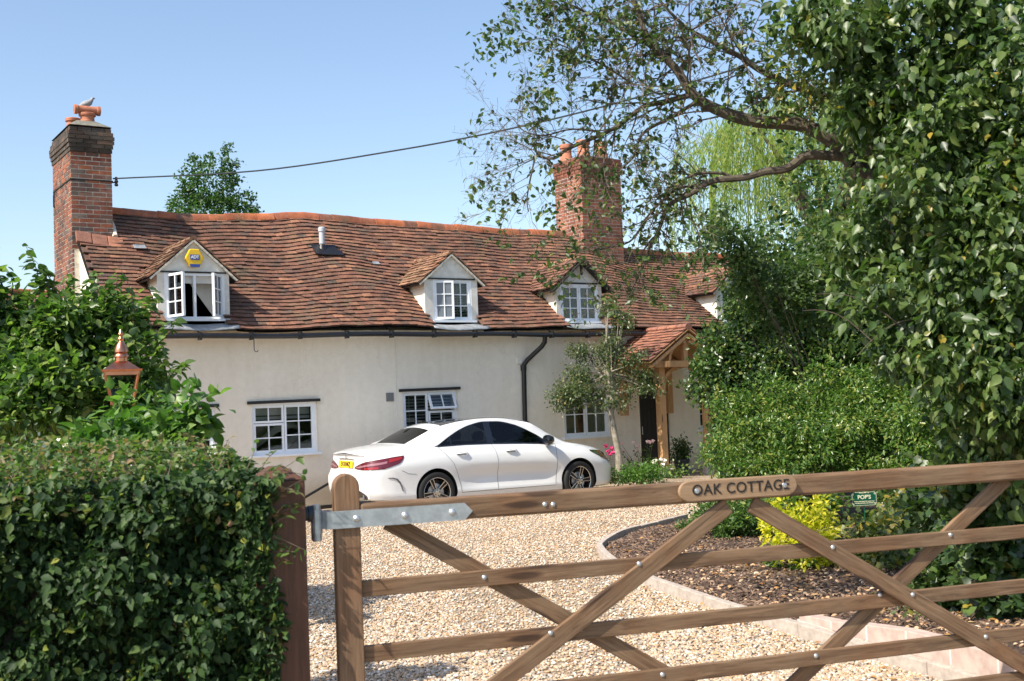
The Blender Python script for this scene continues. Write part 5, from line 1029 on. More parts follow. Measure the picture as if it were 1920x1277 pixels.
def leaves(name, P, A, size, m, parent, shape='oval', up=1.0, single=0, var=None, sname='leaf', kind=None, crowd=.0):
    P = np.asarray(P, float); A = np.asarray(A, float); n = len(P); size = np.broadcast_to(size, (n,))*rng.uniform(.65, 1.25, n); Z = unit(rng.normal(0, .55, (n, 3))+np.array([S.x*.35, S.y*.35, up]))
    if var is None: var = rng.random(n)
    if single:
        r = P-np.array([0, 0, EYE]); d = np.linalg.norm(r, axis=1); px = r[:, 0]/r[:, 1]*F; ok = (abs(px) < 960)
        order = np.argsort(np.where(ok, d/size, 1e9))[:single]; me0, *_ = leafmesh('leaf', np.zeros((1, 3)), np.array([[0, 1., 0]]), np.array([[0, 0, 1.]]), shape, np.ones(1)); a = me0.attributes.new('var', 'FLOAT', 'POINT'); me0.materials.append(m)
        for i in order:
            ax = Vector(A[i]).normalized(); sd_ = ax.cross(Vector(Z[i])).normalized(); zz = sd_.cross(ax); Mx = Matrix((sd_*size[i], ax*size[i], zz*size[i])).transposed().to_4x4(); Mx.translation = Vector(P[i]); o = link(sname, me0, parent); o.matrix_local = Mx
        keep = np.ones(n, bool); keep[order] = False; P, A, Z, size, var = P[keep], A[keep], Z[keep], size[keep], var[keep]
    me, *_ = leafmesh(name, P, A, Z, shape, size); a = me.attributes.new('var', 'FLOAT', 'POINT'); a.data.foreach_set('value', np.repeat(var, len(SH[shape][0])).astype('f')); me.materials.append(m)
    o = link(name, me, parent); tag(o, kind='stuff' if (single or kind) else None); return o
def blob(px, py, Y, rx, ry, rd): c = at(px, py, Y); return (np.array(c), np.array([rx/F*Y, rd, ry/F*Y]))
def cloud(blobs, ncl, k, crad, inner=.72, low=-1, droop=.25, front=0.0, outw=.9):
    """leaf clusters spread through the outer part of ellipsoids"""
    vol = np.array([b[1][0]*b[1][2]+b[1][1]*b[1][2] for b in blobs]); pr = vol/vol.sum(); ids = rng.choice(len(blobs), ncl, p=pr); C = np.array([blobs[i][0] for i in ids]); R = np.array([blobs[i][1] for i in ids])
    d = unit(rng.normal(0, 1, (ncl, 3))); 
    if front: d[:, 1] -= front; d = unit(d)
    r = inner+(1.06-inner)*rng.random((ncl, 1))**.7; r *= 1+.10*np.sin(d[:, :1]*7+ids[:, None])+.08*np.sin(d[:, 2:]*9+1); cp = C+d*R*r
    P = np.repeat(cp, k, axis=0)+rng.normal(0, crad, (ncl*k, 3)); out = np.repeat(d, k, axis=0); A = unit(out*outw+rng.normal(0, .7, (ncl*k, 3))+np.array([0, 0, -droop])); v = np.clip(np.repeat(rng.random(ncl), k)*.5+rng.random(ncl*k)*.5, 0, .999)
    kp = P[:, 2] > .02; return P[kp], A[kp], v[kp]
def lump(Bs, n=9, f=.36, core=.78, lo=.62, hi=.98):
    out = []
    for c, r in Bs:
        out.append((c, r*core))
        for _ in range(n): d = rng.normal(0, 1, 3); d /= np.linalg.norm(d); d[1] = -abs(d[1]) if rng.random() < .75 else d[1]; out.append((c+d*r*rng.uniform(lo, hi), r*f*rng.uniform(.6, 1.25)))
    return out
def stems(name, m, parent, base, tips, r0=.03, n=6, wig=.06):
    g = MB(); base = Vector(base)
    for t in tips:
        t = Vector(t); pts = [base.lerp(t, s)+Vector((random.gauss(0, wig), random.gauss(0, wig), 0))*math.sin(math.pi*s) for s in np.linspace(0, 1, 7)]; g.tube(pts, list(np.linspace(r0, r0*.25, 7)), n)
    return g.obj(name, m, parent, True)
K_ = lambda a: tuple(a)
M['hedge'] = leafmat('shaded_hedge_leaf', [(0, (.014, .034, .010)), (.4, (.027, .062, .017)), (.84, (.045, .088, .024)), (.96, (.08, .13, .03)), (1, (.24, .25, .04))], .58, .2, .3)  # side leaves coloured darker than the top, painting in the hedge front's shade
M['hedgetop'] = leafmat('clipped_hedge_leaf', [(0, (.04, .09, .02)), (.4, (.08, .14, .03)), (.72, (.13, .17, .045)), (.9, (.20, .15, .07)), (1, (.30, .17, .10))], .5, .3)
M['shrub'] = leafmat('shrub_leaf', [(0, (.035, .075, .018)), (.5, (.078, .14, .03)), (.85, (.13, .21, .045)), (1, (.22, .27, .07))], .4, .32)
M['vine'] = leafmat('vine_leaf', [(0, (.05, .115, .02)), (.5, (.085, .175, .03)), (1, (.16, .26, .05))], .45, .3)
M['bigleaf'] = leafmat('tree_leaf', [(0, (.020, .044, .014)), (.35, (.043, .084, .022)), (.7, (.085, .135, .034)), (.95, (.16, .20, .055)), (1, (.34, .24, .03))], .40, .24)
M['olive'] = leafmat('yellowing_leaf', [(0, (.05, .08, .02)), (.5, (.09, .12, .03)), (.85, (.15, .17, .04)), (1, (.35, .26, .04))], .45, .3)
M['fine'] = leafmat('small_tree_leaf', [(0, (.028, .058, .017)), (.6, (.058, .10, .026)), (.9, (.10, .14, .035)), (1, (.2, .2, .05))], .42, .3)
M['dark'+'leaf'] = leafmat('dark_evergreen_leaf', [(0, (.018, .045, .013)), (.55, (.036, .082, .02)), (.88, (.075, .135, .03)), (1, (.17, .18, .04))], .3, .18)
M['euon'] = leafmat('bright_evergreen_leaf', [(0, (.028, .068, .013)), (.45, (.055, .12, .02)), (.8, (.10, .175, .03)), (1, (.26, .27, .06))], .32, .25)
M['willow'] = leafmat('willow_leaf', [(0, (.16, .21, .06)), (.5, (.21, .27, .075)), (.85, (.30, .33, .09)), (1, (.42, .38, .10))], .5, .45)
M['bay'] = leafmat('bay_leaf', [(0, (.045, .075, .03)), (.5, (.08, .115, .045)), (.8, (.13, .15, .06)), (1, (.28, .20, .07))], .4, .25)
M['gold'] = leafmat('golden_leaf', [(0, (.18, .24, .02)), (.25, (.42, .40, .03)), (.6, (.60, .52, .035)), (1, (.70, .60, .08))], .4, .35)
M['litter'] = leafmat('fallen_leaf', [(0, (.30, .12, .03)), (.5, (.45, .24, .08)), (1, (.5, .36, .2))], .7, .1)
# background tree behind the ridge
T = empty('distant_tree', 'dark green tree standing behind the left part of the roof', 'tree', (at(400, 500, 46).x, 46, 0)); tl_ = T.location
B = [blob(400, 410, 46, 82, 45, 1.7), blob(395, 350, 46, 50, 55, 1.2), blob(431, 305, 46, 13, 38, .4), blob(365, 325, 46, 18, 30, .5), blob(455, 385, 46, 25, 26, .6), blob(345, 385, 46, 26, 26, .6), blob(470, 410, 46, 16, 20, .5), blob(400, 480, 46, 90, 70, 2)]
P, A, v = cloud(B, 900, 13, .10, .55, front=.3); leaves('crown', P-np.array(tl_), A, .15, leafmat('distant_leaf', [(0, (.03, .07, .02)), (.6, (.06, .12, .03)), (1, (.13, .18, .04))], .5, .3), T, 'dia', var=v)
g = MB(); g.tube([(0, 0, 0), (.1, 0, 3), (-.1, 0, 6), (.3, 0, 8.4)], [.3, .25, .15, .05], 10)
for a, b in ((-1.2, 7.5), (1.1, 7.3), (-.6, 8.6), (.7, 8.6)): g.tube([(0, 0, 5), (a*.5, 0, 6.3), (a, 0, b)], [.12, .08, .03], 6)
g.obj('trunk', M['bark'], T, True)
# willow
T = empty('weeping_willow', 'pale yellow-green weeping willow hanging behind the bough', 'tree', (at(1560, 500, 30).x, 30, 0)); tl_ = np.array(T.location)
PP = []; AA = []; sg_ = MB()
for k in range(520):
    a = rng.uniform(0, 2*math.pi); rr = math.sqrt(rng.random())*3.1; x = rr*math.cos(a)*1.15; y = rr*math.sin(a); top = 9.25-.13*rr*rr*1.05+rng.normal(0, .25); ln_ = rng.uniform(1.6, 4.2)*(.7+.25*rr/2); p = np.array([x*1.0, y, top]); dr = np.array([x, y, 0])/max(rr, .3)
    pts = []
    for s in np.linspace(0, 1, 14): pts.append(p+dr*(.55*math.sin(min(1, s*2.2)*1.57)*(.5+.5*rr/2.9))+np.array([.05*math.sin(5*s+k), .05*math.cos(4*s+k), -ln_*s**1.25]))
    if k % 2 == 0: sg_.tube(pts[::2], .010, 3, cap=False)
    pts = np.array(pts); t = rng.random(62); idx = t*13; i0 = np.floor(idx).astype(int).clip(0, 12); q = pts[i0]+(pts[i0+1]-pts[i0])*(idx-i0)[:, None]+rng.normal(0, .035, (62, 3)); PP.append(q); AA.append(unit(np.column_stack([rng.normal(0, .45, 62), rng.normal(0, .45, 62), -np.ones(62)])))
PP = np.concatenate(PP); AA = np.concatenate(AA); leaves('foliage', PP, AA, .17, M['willow'], T, 'willow', up=.2); sg_.obj('hanging_stems', M['willow'], T)
g = MB(); g.tube([(0, 0, 0), (.1, 0, 3), (0, 0, 6.2)], [.45, .38, .22], 12)
for k in range(9): a = k*.7; g.tube([(0, 0, 4+.2*k), (1*math.cos(a), math.sin(a), 7), (2*math.cos(a), 1.8*math.sin(a), 8.3)], [.16, .1, .03], 6)
g.obj('trunk', M['bark'], T, True)
# tall foliage bank behind the right-hand side
def shrub(name, label, cat, Bs, ncl, k, crad, size, m, shape, base, group=None, inner=.7, stem=None, r0=.03, single=0, front=.25, droop=.25, up=1., lname='foliage', outw=.9, ns=12):
    bx, by = base[0], base[1]; z = base[2] if len(base) > 2 else 0; E = empty(name, label, cat, (bx, by, z), group=group); P, A, v = cloud(Bs, ncl, k, crad, inner, front=front, droop=droop, outw=outw); off = np.array([bx, by, z]); 
    kk = P[:, 2] > z; P, A, v = P[kk], A[kk], v[kk]
    lo = leaves(lname, P, A, size, m, E, shape, var=v, single=single, up=up)
    if single: lo.name = lname
    # single leaves and mesh are in world space relative to the empty
    for c in E.children: c.location = Vector(c.location)-Vector(off)
    tips = [Vector(b[0]+np.array([rng.normal(0, .3), rng.normal(0, .2), rng.uniform(-.2, .3)])*b[1])-Vector(off) for b in Bs[:ns] for _ in range(1)]; stems('stems', stem or M['bark'], E, (0, 0, 0), tips, r0); return E
shrub('tall_tree', 'dense dark tree standing behind the shrubs at the right of the cottage', 'tree', [blob(1720, 420, 24, 260, 300, 2.2), blob(1600, 620, 23, 210, 220, 1.8), blob(1900, 600, 23, 250, 280, 2), blob(1480, 560, 25.5, 90, 90, 1.2), blob(1850, 200, 25, 240, 220, 2)], 2600, 12, .16, .15, M['darkleaf'], 'dia', (9.5, 24), r0=.2, inner=.75)
# dark evergreen next to the porch
shrub('holly_bush', 'tall dark evergreen bush just right of the porch', 'shrub', lump([blob(1442, 568, 18.5, 84, 80, .9), blob(1392, 590, 17.8, 30, 34, .3), blob(1340, 655, 18, 46, 46, .5), blob(1500, 600, 18.5, 130, 110, 1.1), blob(1400, 720, 18, 95, 90, .8), blob(1335, 715, 17.8, 45, 60, .5), blob(1520, 740, 18.2, 140, 110, 1.), blob(1440, 850, 18, 115, 70, .9), blob(1372, 820, 17.8, 35, 55, .4), blob(1620, 620, 18.5, 120, 120, 1)], 8), 6000, 12, .065, .075, M['darkleaf'], 'dia', (4.6, 18.4, 0), r0=.03, inner=.7, front=.4)
shrub('light_tree', 'loose mid-green young tree with small leaves beside the willow', 'tree', lump([blob(1395, 465, 15, 45, 50, .4), blob(1335, 440, 15, 26, 34, .3), blob(1300, 480, 15, 30, 18, .25), blob(1400, 500, 15.5, 26, 26, .3), blob(1440, 530, 15.5, 85, 50, .7), blob(1550, 500, 15.5, 70, 60, .6), blob(1345, 410, 14.5, 16, 26, .2), blob(1500, 580, 16, 110, 60, .6)], 6), 1150, 9, .08, .07, M['fine'], 'dia', (4.9, 16.6, 0), r0=.014, inner=.3, front=.2, ns=5)
shrub('euonymus_bush', 'bright glossy yellow-green bush behind the top rail of the gate', 'shrub', lump([blob(1420, 790, 15, 85, 62, .6), blob(1520, 765, 15.2, 85, 62, .7), blob(1600, 820, 14.5, 110, 75, .8), blob(1470, 860, 14.3, 125, 60, .7), blob(1700, 850, 13.8, 90, 90, .8), blob(1400, 880, 14.6, 62, 30, .4), blob(1650, 740, 15, 60, 60, .5), blob(1690, 760, 14.5, 80, 70, .6), blob(1350, 850, 15.2, 26, 35, .3), blob(1780, 800, 13.5, 90, 110, .6)], 12, .34, .72, .7, 1.08), 4600, 11, .055, .064, M['euon'], 'lance', (3.7, 14.8, 0), r0=.03, inner=.75, front=.4, up=1.2)
shrub('low_green_shrub', 'low dark green bush under the name plate at the edge of the bed', 'shrub', lump([blob(1350, 968, 13.6, 58, 34, .4), blob(1410, 965, 13.4, 45, 40, .4), blob(1300, 988, 14.2, 30, 18, .25)], 5), 520, 10, .04, .055, M['shrub'], 'lance', (2.75, 13.6, .03), r0=.015, front=.4)
e = shrub('golden_choisya', 'vivid yellow-leaved shrub growing on the bark bed', 'shrub', [blob(1505, 950, 11.1, 56, 28, .3), blob(1462, 1000, 10.9, 32, 46, .2), blob(1535, 1010, 10.9, 42, 42, .22), blob(1500, 985, 11, 40, 36, .22), blob(1500, 1030, 10.8, 40, 25, .2)], 165, 9, .038, .072, M['gold'], 'lance', (2.9, 11, .06), r0=.015, front=.5, lname='yellow_foliage')
P, A, v = cloud([blob(1490, 1062, 11, 55, 32, .28), blob(1555, 1045, 11.2, 40, 36, .25), blob(1500, 940, 11.3, 75, 40, .3)], 190, 8, .04); o = leaves('green_foliage', P-np.array(e.location), A, .06, M['shrub'], e, 'oval', var=v)
shrub('ground_cover', 'mixed low green and brown plants around the garden sign stake', 'plant', [blob(1690, 1000, 11.3, 90, 40, .5), blob(1640, 1000, 12.6, 70, 26, .4), blob(1720, 960, 12, 60, 45, .5), blob(1610, 1040, 11, 42, 20, .4), blob(1660, 1045, 10.6, 45, 25, .4)], 520, 7, .06, .055, M['olive'], 'lobed', (3.8, 12, .15), r0=.008, inner=.2)
shrub('ivy_bank', 'dark green ivy mound at the lower right behind the gate', 'ivy', lump([blob(1860, 1010, 9, 120, 80, .6), blob(1800, 1090, 8.8, 62, 60, .4), blob(1900, 1130, 8.4, 100, 70, .5), blob(1790, 945, 9.8, 110, 62, .6), blob(1960, 1000, 8.6, 120, 150, .6), blob(1850, 900, 9.2, 90, 60, .4), blob(1840, 960, 8.0, 80, 80, .25), blob(1870, 1060, 7.9, 70, 80, .2), blob(1840, 860, 7.9, 80, 60, .3)], 7), 2300, 9, .06, .072, M['bigleaf'], 'lobed', (3.5, 8.9, .1), r0=.012, inner=.7, single=0, front=.5, outw=.5)
shrub('small_bed_plant', 'small low plant with yellowish leaves beside the block wall', 'plant', [blob(1705, 1165, 7.9, 32, 20, .14), blob(1670, 1120, 8.6, 22, 12, .1)], 45, 7, .03, .04, M['olive'], 'oval', (2.75, 7.95, .2), r0=.005, inner=.1)
# small bay tree in front of the cottage
bq = hw(5.38, 1.25, .13); T = empty('bay_tree', 'small open bay tree with grey-green crown between car and porch', 'tree', bq); off = np.array(bq)
B = [blob(1135, 730, 21.6, 92, 36, .5), blob(1075, 712, 21.6, 40, 46, .35), blob(1060, 745, 21.6, 32, 26, .25), blob(1110, 665, 21.6, 40, 30, .35), blob(1150, 640, 21.6, 26, 40, .3), blob(1212, 722, 21.6, 40, 26, .3), blob(1150, 590, 21.6, 22, 26, .2), blob(1095, 655, 21.6, 24, 16, .2), blob(1175, 690, 21.6, 46, 34, .4), blob(1170, 600, 21.6, 20, 20, .2)]
P, A, v = cloud(lump(B, 5, .4), 1000, 9, .05, .25, front=.1); leaves('crown', P-off, A, .056, M['bay'], T, 'dia', var=v)
g = MB(); tp = [at(1162, 893, bq.y), at(1160, 850, bq.y), at(1152, 812, bq.y), at(1146, 775, bq.y), at(1148, 740, bq.y), at(1140, 700, bq.y), at(1137, 640, bq.y), at(1140, 580, bq.y)]
g.tube([p-bq for p in tp], [.075, .062, .056, .05, .04, .033, .022, .01], 10); g.tube([Vector((0, 0, -.2)), tp[0]-bq], [.08, .075], 10)
for b in B:
    for q in range(4): t = Vector(b[0]+rng.normal(0, .5, 3)*b[1])-bq; s_ = tp[random.choice([3, 4, 5])]-bq; mid = s_.lerp(t, .5)+Vector((0, 0, random.uniform(-.02, .12))); g.tube([s_, mid, t], [.022, .013, .004], 5)
g.obj('trunk', M['palebark'], T, True)
# ------------------------------------------------------------------ overhanging tree with its boughs (right)
T = empty('overhanging_tree', 'tall dark tree whose mossy bough reaches left in front of the sky', 'tree', (at(1860, 900, 8.4).x, 8.4, 0)); TO = Vector(T.location)
lim = MB(); twg = MB(); LP = []; LA = []
def limb(pts, r, Y=8.3, dy=None):
    Q = []
    for i, p in enumerate(pts): Q.append(at(p[0], p[1], (p[2] if len(p) > 2 else Y))-TO)
    # smooth resample
    A_ = np.array(Q); t = np.arange(len(Q)); tt = np.linspace(0, len(Q)-1, len(Q)*4); Cc = np.column_stack([pch(tt, t, A_[:, k]) for k in range(3)]); Cc += np.column_stack([.012*np.sin(tt*3.1+k)*np.minimum(1, tt) for k in range(3)])
    R_ = np.interp(tt, np.linspace(0, len(Q)-1, len(r)), r); lim.tube([tuple(c) for c in Cc], list(R_), 9); return Cc, R_
def twig(p, d, Lg, r, lvl, leafy, droop):
    n = 5; pts = [p]; d = d.normalized(); bend = Vector((random.gauss(0, .5), random.gauss(0, .5), random.gauss(0, .5)-droop))
    for i in range(n): d = (d+bend*.16+Vector((random.gauss(0, .16), random.gauss(0, .16), random.gauss(0, .16)))).normalized(); pts.append(pts[-1]+d*(Lg/n))
    twg.tube(pts, list(np.linspace(r, max(.0012, r*.35), n+1)), 4 if lvl else 5, cap=False)
    if lvl < 2:
        for k in range(3+int(Lg*9) if lvl == 0 else 3):
            i = random.randint(1, n); s = (pts[min(i, n)]-pts[i-1]).normalized(); dd = (s*.7+Vector((random.gauss(0, .6), random.gauss(0, .6), random.gauss(0, .5)))).normalized(); twig(pts[i], dd, Lg*random.uniform(.3, .55), r*.5, lvl+1, leafy, droop)
    if lvl >= 1 and random.random() < leafy:
        for k in range(random.randint(2, 4)): i = random.randint(2, n); LP.append(pts[i]+Vector((random.gauss(0, .02), random.gauss(0, .02), random.gauss(0, .02)))); LA.append((random.gauss(0, .7), random.gauss(0, .7), random.gauss(-.5, .5)))
def dress(Cc, R_, n, Lg, leafy, t0=.25, droop=.1, r=None):
    m_ = len(Cc)
    for k in range(n):
        i = int(m_*(t0+(1-t0)*random.random()))-1; i = max(1, min(m_-1, i)); d = Vector(Cc[i]-Cc[i-1]).normalized(); dd = d*.55+Vector((random.gauss(0, .7), random.gauss(0, .5), random.gauss(0, .7))); lf = leafy(Cc[i]) if callable(leafy) else leafy; twig(Vector(Cc[i]), dd, Lg*random.uniform(.5, 1.15), min(R_[i]*.45, .008), 0, lf, droop)
a = limb([(1860, 1260), (1850, 1000), (1820, 760), (1760, 560), (1680, 400), (1600, 305)], [.16, .13, .10, .075]); 
b1 = limb([(1600, 305), (1560, 262), (1500, 236), (1400, 222), (1340, 205), (1305, 180), (1275, 140), (1235, 95), (1208, 55), (1190, 5), (1170, -60)], [.060, .050, .044, .036, .028, .018, .008])
b2 = limb([(1300, 178), (1240, 190), (1197, 209), (1132, 248), (1060, 285), (1031, 295), (1006, 296), (990, 350), (992, 400)], [.022, .017, .013, .007, .004]); b3 = limb([(1310, 190), (1250, 222), (1200, 262), (1180, 300), (1160, 330)], [.015, .01, .004])
b4 = limb([(1650, 330), (1600, 215), (1540, 180), (1478, 155), (1420, 130), (1380, 100), (1330, 77), (1290, 52), (1240, 5), (1200, -40)], [.04, .03, .02, .014, .006]); b5 = limb([(1240, 100), (1200, 75), (1150, 45), (1100, 22), (1050, 2), (1010, -10)], [.014, .01, .007, .003])
b6 = limb([(1600, 300), (1560, 290), (1510, 295), (1470, 315), (1430, 326), (1380, 332), (1330, 345), (1285, 365), (1250, 395), (1228, 440), (1215, 480), (1190, 525), (1178, 575)], [.040, .034, .028, .022, .015, .009, .004]); b7 = limb([(1375, 333), (1340, 322), (1290, 335), (1240, 375), (1205, 425), (1170, 455), (1120, 470), (1060, 470), (1010, 485)], [.012, .01, .008, .005, .002])
b8 = limb([(1130, 250), (1080, 240), (1030, 255), (985, 245), (960, 225), (925, 250)], [.007, .005, .002]); b9 = limb([(1190, 160), (1110, 110), (1060, 90), (1010, 70), (960, 110)], [.008, .005, .002]); b10 = limb([(1225, 445), (1180, 490), (1120, 500), (1085, 480), (1040, 520)], [.007, .004, .002])
dress(*b1, 30, .55, .3, .35, .0); dress(*b2, 32, .5, .15, .05, .15); dress(*b3, 14, .45, .3, .2, .2); dress(*b4, 40, .5, .4, .2, 0); dress(*b5, 26, .42, .3, .1, .1); dress(*b6, 24, .42, .3, .45, .15); dress(*b7, 22, .38, .22, .2, .25); dress(*b8, 30, .42, .06, .1, 0); dress(*b9, 20, .45, .6, .1, .1); dress(*b10, 12, .3, .2, .1, .3)
lim.obj('bough', M['bark'], T, True); twg.obj('twigs', M['twig'], T)
# foliage sprays on the boughs
SP = [(950, 110, 28, 30), (925, 100, 14, 14), (1020, 90, 30, 20), (1085, 55, 40, 25), (1010, 165, 26, 22), (1050, 185, 40, 28), (1120, 130, 45, 30), (1190, 130, 45, 45), (1150, 205, 50, 30), (1160, 60, 50, 30), (1250, 50, 50, 40), (1250, 160, 40, 35), (1300, 120, 50, 40), (1370, 150, 50, 30), (1350, 60, 50, 40), (1430, 60, 60, 45), (1400, 190, 40, 16), (1450, 180, 50, 40), (1060, 215, 26, 14), (1095, 280, 22, 12), (1170, 285, 26, 20), (1230, 300, 20, 35), (1200, 340, 22, 28), (1060, 395, 26, 42), (1040, 365, 16, 12), (960, 340, 22, 12), (1085, 420, 20, 14), (1310, 425, 35, 40), (1345, 455, 30, 45), (1280, 480, 30, 20), (1235, 250, 24, 12), (945, 395, 16, 12), (1130, 360, 22, 14), (1500, 130, 50, 50)]
B = [blob(x, y, 8.3+.25*math.sin(i*2.3), rx, ry, .18) for i, (x, y, rx, ry) in enumerate(SP)]
P, A, v = cloud(B, 260, 8, .03, .1, droop=.5)
for c_, r_ in B:
    for _ in range(7): q = Vector(c_+rng.normal(0, .5, 3)*r_)-TO; twig(q, Vector(rng.normal(0, 1, 3)), .22, .004, 1, .5, .2); P = np.concatenate([P-np.array(TO), np.array([tuple(p) for p in LP])]); A = np.concatenate([A, np.array(LA)]); v = np.concatenate([v, rng.random(len(LP))])
P0_ = None
leaves('bough_foliage', P, A, .045, M['fine'], T, 'oval', var=v, up=.8)
# ivy and large leaves clothing the trunk, near the camera
B = [blob(1720, 60, 7.4, 210, 110, .6), blob(1860, 170, 7.0, 180, 160, .6), blob(1660, 190, 7.6, 95, 110, .5), blob(1790, 330, 7.1, 160, 120, .55), blob(1660, 420, 7.5, 110, 90, .45), blob(1860, 480, 6.9, 170, 170, .6), blob(1720, 560, 7.3, 150, 110, .5), blob(1800, 680, 7.1, 130, 120, .5), blob(1900, 760, 6.9, 130, 130, .5), blob(1610, 480, 7.6, 62, 42, .25), blob(1580, 70, 7.6, 70, 70, .35), blob(1500, 40, 7.5, 90, 42, .3), blob(1990, 400, 7, 160, 500, .6), blob(1780, 830, 7.4, 75, 50, .3), blob(1690, 650, 7.5, 70, 60, .3)]
P, A, v = cloud(lump(B, 13, .29, .66, .72, 1.08), 3900, 9, .055, .72, droop=.8, front=.45, outw=.5); leaves('leaf_mass', P-np.array(TO), A, rng.uniform(.04, .085, len(P)), M['bigleaf'], T, 'oval', var=v, up=.7, single=0)
P, A, v = cloud([blob(1560, 130, 8.0, 120, 110, .4), blob(1700, 250, 8.2, 140, 160, .5), blob(1850, 60, 8.2, 160, 100, .5)], 380, 8, .07, .3, droop=.5); leaves('yellowing_foliage', P-np.array(TO), A, .055, M['olive'], T, 'oval', var=v)
g = MB()
for k in range(7):
    x, y = rng.uniform(1600, 1900), rng.uniform(300, 780); p = at(x, y, 6.9)-TO; q = p+Vector((random.uniform(-.5, -.1), random.uniform(-.1, .1), random.uniform(-.3, .25))); g = MB(); g.tube([p.lerp(q, t)+Vector((0, 0, .07*math.sin(math.pi*t))) for t in np.linspace(0, 1, 7)], list(np.linspace(.0045, .0015, 7)), 5); g.obj('ivy_stem', M['bark'], T, True)
# ------------------------------------------------------------------ left shrub, vine, hedge
e = shrub('tall_shrub', 'large leafy green shrub rising behind the hedge at far left', 'shrub', lump([blob(40, 660, 9.4, 140, 90, .7), blob(165, 640, 9.5, 105, 72, .6), blob(250, 680, 9.4, 58, 72, .5), blob(90, 760, 8.9, 170, 80, .7), blob(262, 770, 9.1, 58, 55, .4), blob(10, 600, 9.3, 70, 45, .4), blob(215, 600, 9.5, 50, 36, .35), blob(-150, 680, 9.2, 160, 150, .8)], 9), 2900, 10, .06, .074, M['shrub'], 'oval', (-3.2, 9.4), r0=.03, inner=.7, front=.45)
sp = MB(); LPp = []; LAa = []
for (x, y, x2, y2) in ((75, 560, 45, 458), (90, 560, 72, 500), (110, 560, 55, 480), (160, 560, 175, 510), (195, 560, 218, 520), (250, 600, 225, 505), (20, 560, 8, 500), (280, 590, 290, 545), (60, 560, 95, 510), (300, 640, 325, 600), (130, 560, 128, 515), (330, 700, 345, 680)):
    a = at(x, y, 9.3); b = at(x2, y2, 9.2); pts = [a.lerp(b, s)+Vector((.04*math.sin(s*3), 0, 0)) for s in np.linspace(0, 1, 7)]; sp = MB(); sp.tube([p-Vector(e.location) for p in pts], [.006, .006, .005, .004, .003, .002, .002], 5); sp.obj('shoot', M['twig'], e)
    for s in np.linspace(.05, 1, 17): p = a.lerp(b, s); LPp.append(p+Vector((random.gauss(0, .015), random.gauss(0, .015), 0))); LAa.append((random.choice((-1, 1))*random.uniform(.4, 1), random.gauss(0, .5), random.uniform(-.6, .2)))
leaves('shoot_leaves', np.array([tuple(p) for p in LPp])-np.array(e.location), np.array(LAa), .085, M['shrub'], e, 'oval')
shrub('climbing_vine', 'bright yellow-green vine sprawling over the hedge around the lantern', 'vine', [blob(362, 762, 6.6, 28, 34, .12), blob(340, 800, 6.6, 40, 36, .15), blob(240, 800, 6.6, 60, 30, .2), blob(180, 830, 6.4, 60, 22, .2), blob(225, 765, 6.9, 24, 14, .1), blob(300, 835, 6.5, 60, 20, .2)], 125, 8, .04, .082, M['vine'], 'oval', (-2.0, 6.6, .9), r0=.008, inner=.3, front=.3, droop=.5, stem=M['twig'])
hd = empty('hedge', 'tall clipped green hedge filling the lower left beside the gate post', 'hedge', G0, GA); n = 36000
def nz(x, z, s=0): return .04*np.sin(x*6.1+z*3+s)+.04*np.sin(x*11-z*9+s)+.035*np.sin(z*14+x*4+s)+.03*np.sin(x*23+z*17+s)*np.sin(z*21-x*8)
x = rng.uniform(-2.6, -.30, n); z = rng.random(n)**.85*1.49; u_ = rng.random(n); y = -.05+nz(x, z)-.0+.16*u_**1.3+.12*np.clip((z-1.3)/.2, 0, 1)**2; hx = np.clip((x+.42)/.12, 0, 1); keep = rng.random(n) > hx*.5; P = np.column_stack([x, y, z])[keep]; m_ = len(P)
A = np.column_stack([rng.normal(0, .6, m_), -.45+rng.normal(0, .35, m_), -.55+rng.normal(0, .45, m_)])
Gm = Matrix.Translation(G0) @ Matrix.Rotation(GA, 4, 'Z')
def gw(Pl): c, s = math.cos(GA), math.sin(GA); return np.column_stack([Pl[:, 0]*c-Pl[:, 1]*s+G0.x, Pl[:, 0]*s+Pl[:, 1]*c+G0.y, Pl[:, 2]])
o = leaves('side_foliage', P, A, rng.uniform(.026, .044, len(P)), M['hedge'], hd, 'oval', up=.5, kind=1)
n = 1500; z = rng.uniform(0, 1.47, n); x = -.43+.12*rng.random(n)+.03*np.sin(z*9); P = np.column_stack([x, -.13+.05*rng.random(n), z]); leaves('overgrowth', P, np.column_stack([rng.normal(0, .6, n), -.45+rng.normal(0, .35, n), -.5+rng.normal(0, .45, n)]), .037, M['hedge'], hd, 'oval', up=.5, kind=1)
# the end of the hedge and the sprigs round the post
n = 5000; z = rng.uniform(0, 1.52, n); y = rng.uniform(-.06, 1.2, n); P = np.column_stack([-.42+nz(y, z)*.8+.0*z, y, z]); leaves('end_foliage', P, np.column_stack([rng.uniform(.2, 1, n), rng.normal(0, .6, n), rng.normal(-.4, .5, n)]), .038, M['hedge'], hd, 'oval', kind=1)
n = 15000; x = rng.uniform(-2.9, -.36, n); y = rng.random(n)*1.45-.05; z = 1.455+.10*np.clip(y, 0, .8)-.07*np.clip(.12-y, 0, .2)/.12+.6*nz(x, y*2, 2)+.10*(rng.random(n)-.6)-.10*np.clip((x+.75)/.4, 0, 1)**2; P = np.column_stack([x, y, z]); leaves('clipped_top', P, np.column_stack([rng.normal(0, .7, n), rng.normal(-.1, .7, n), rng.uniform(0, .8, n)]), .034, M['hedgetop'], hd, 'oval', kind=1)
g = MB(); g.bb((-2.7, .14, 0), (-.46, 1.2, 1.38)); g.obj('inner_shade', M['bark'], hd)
g = MB(); sl = []; sa = []
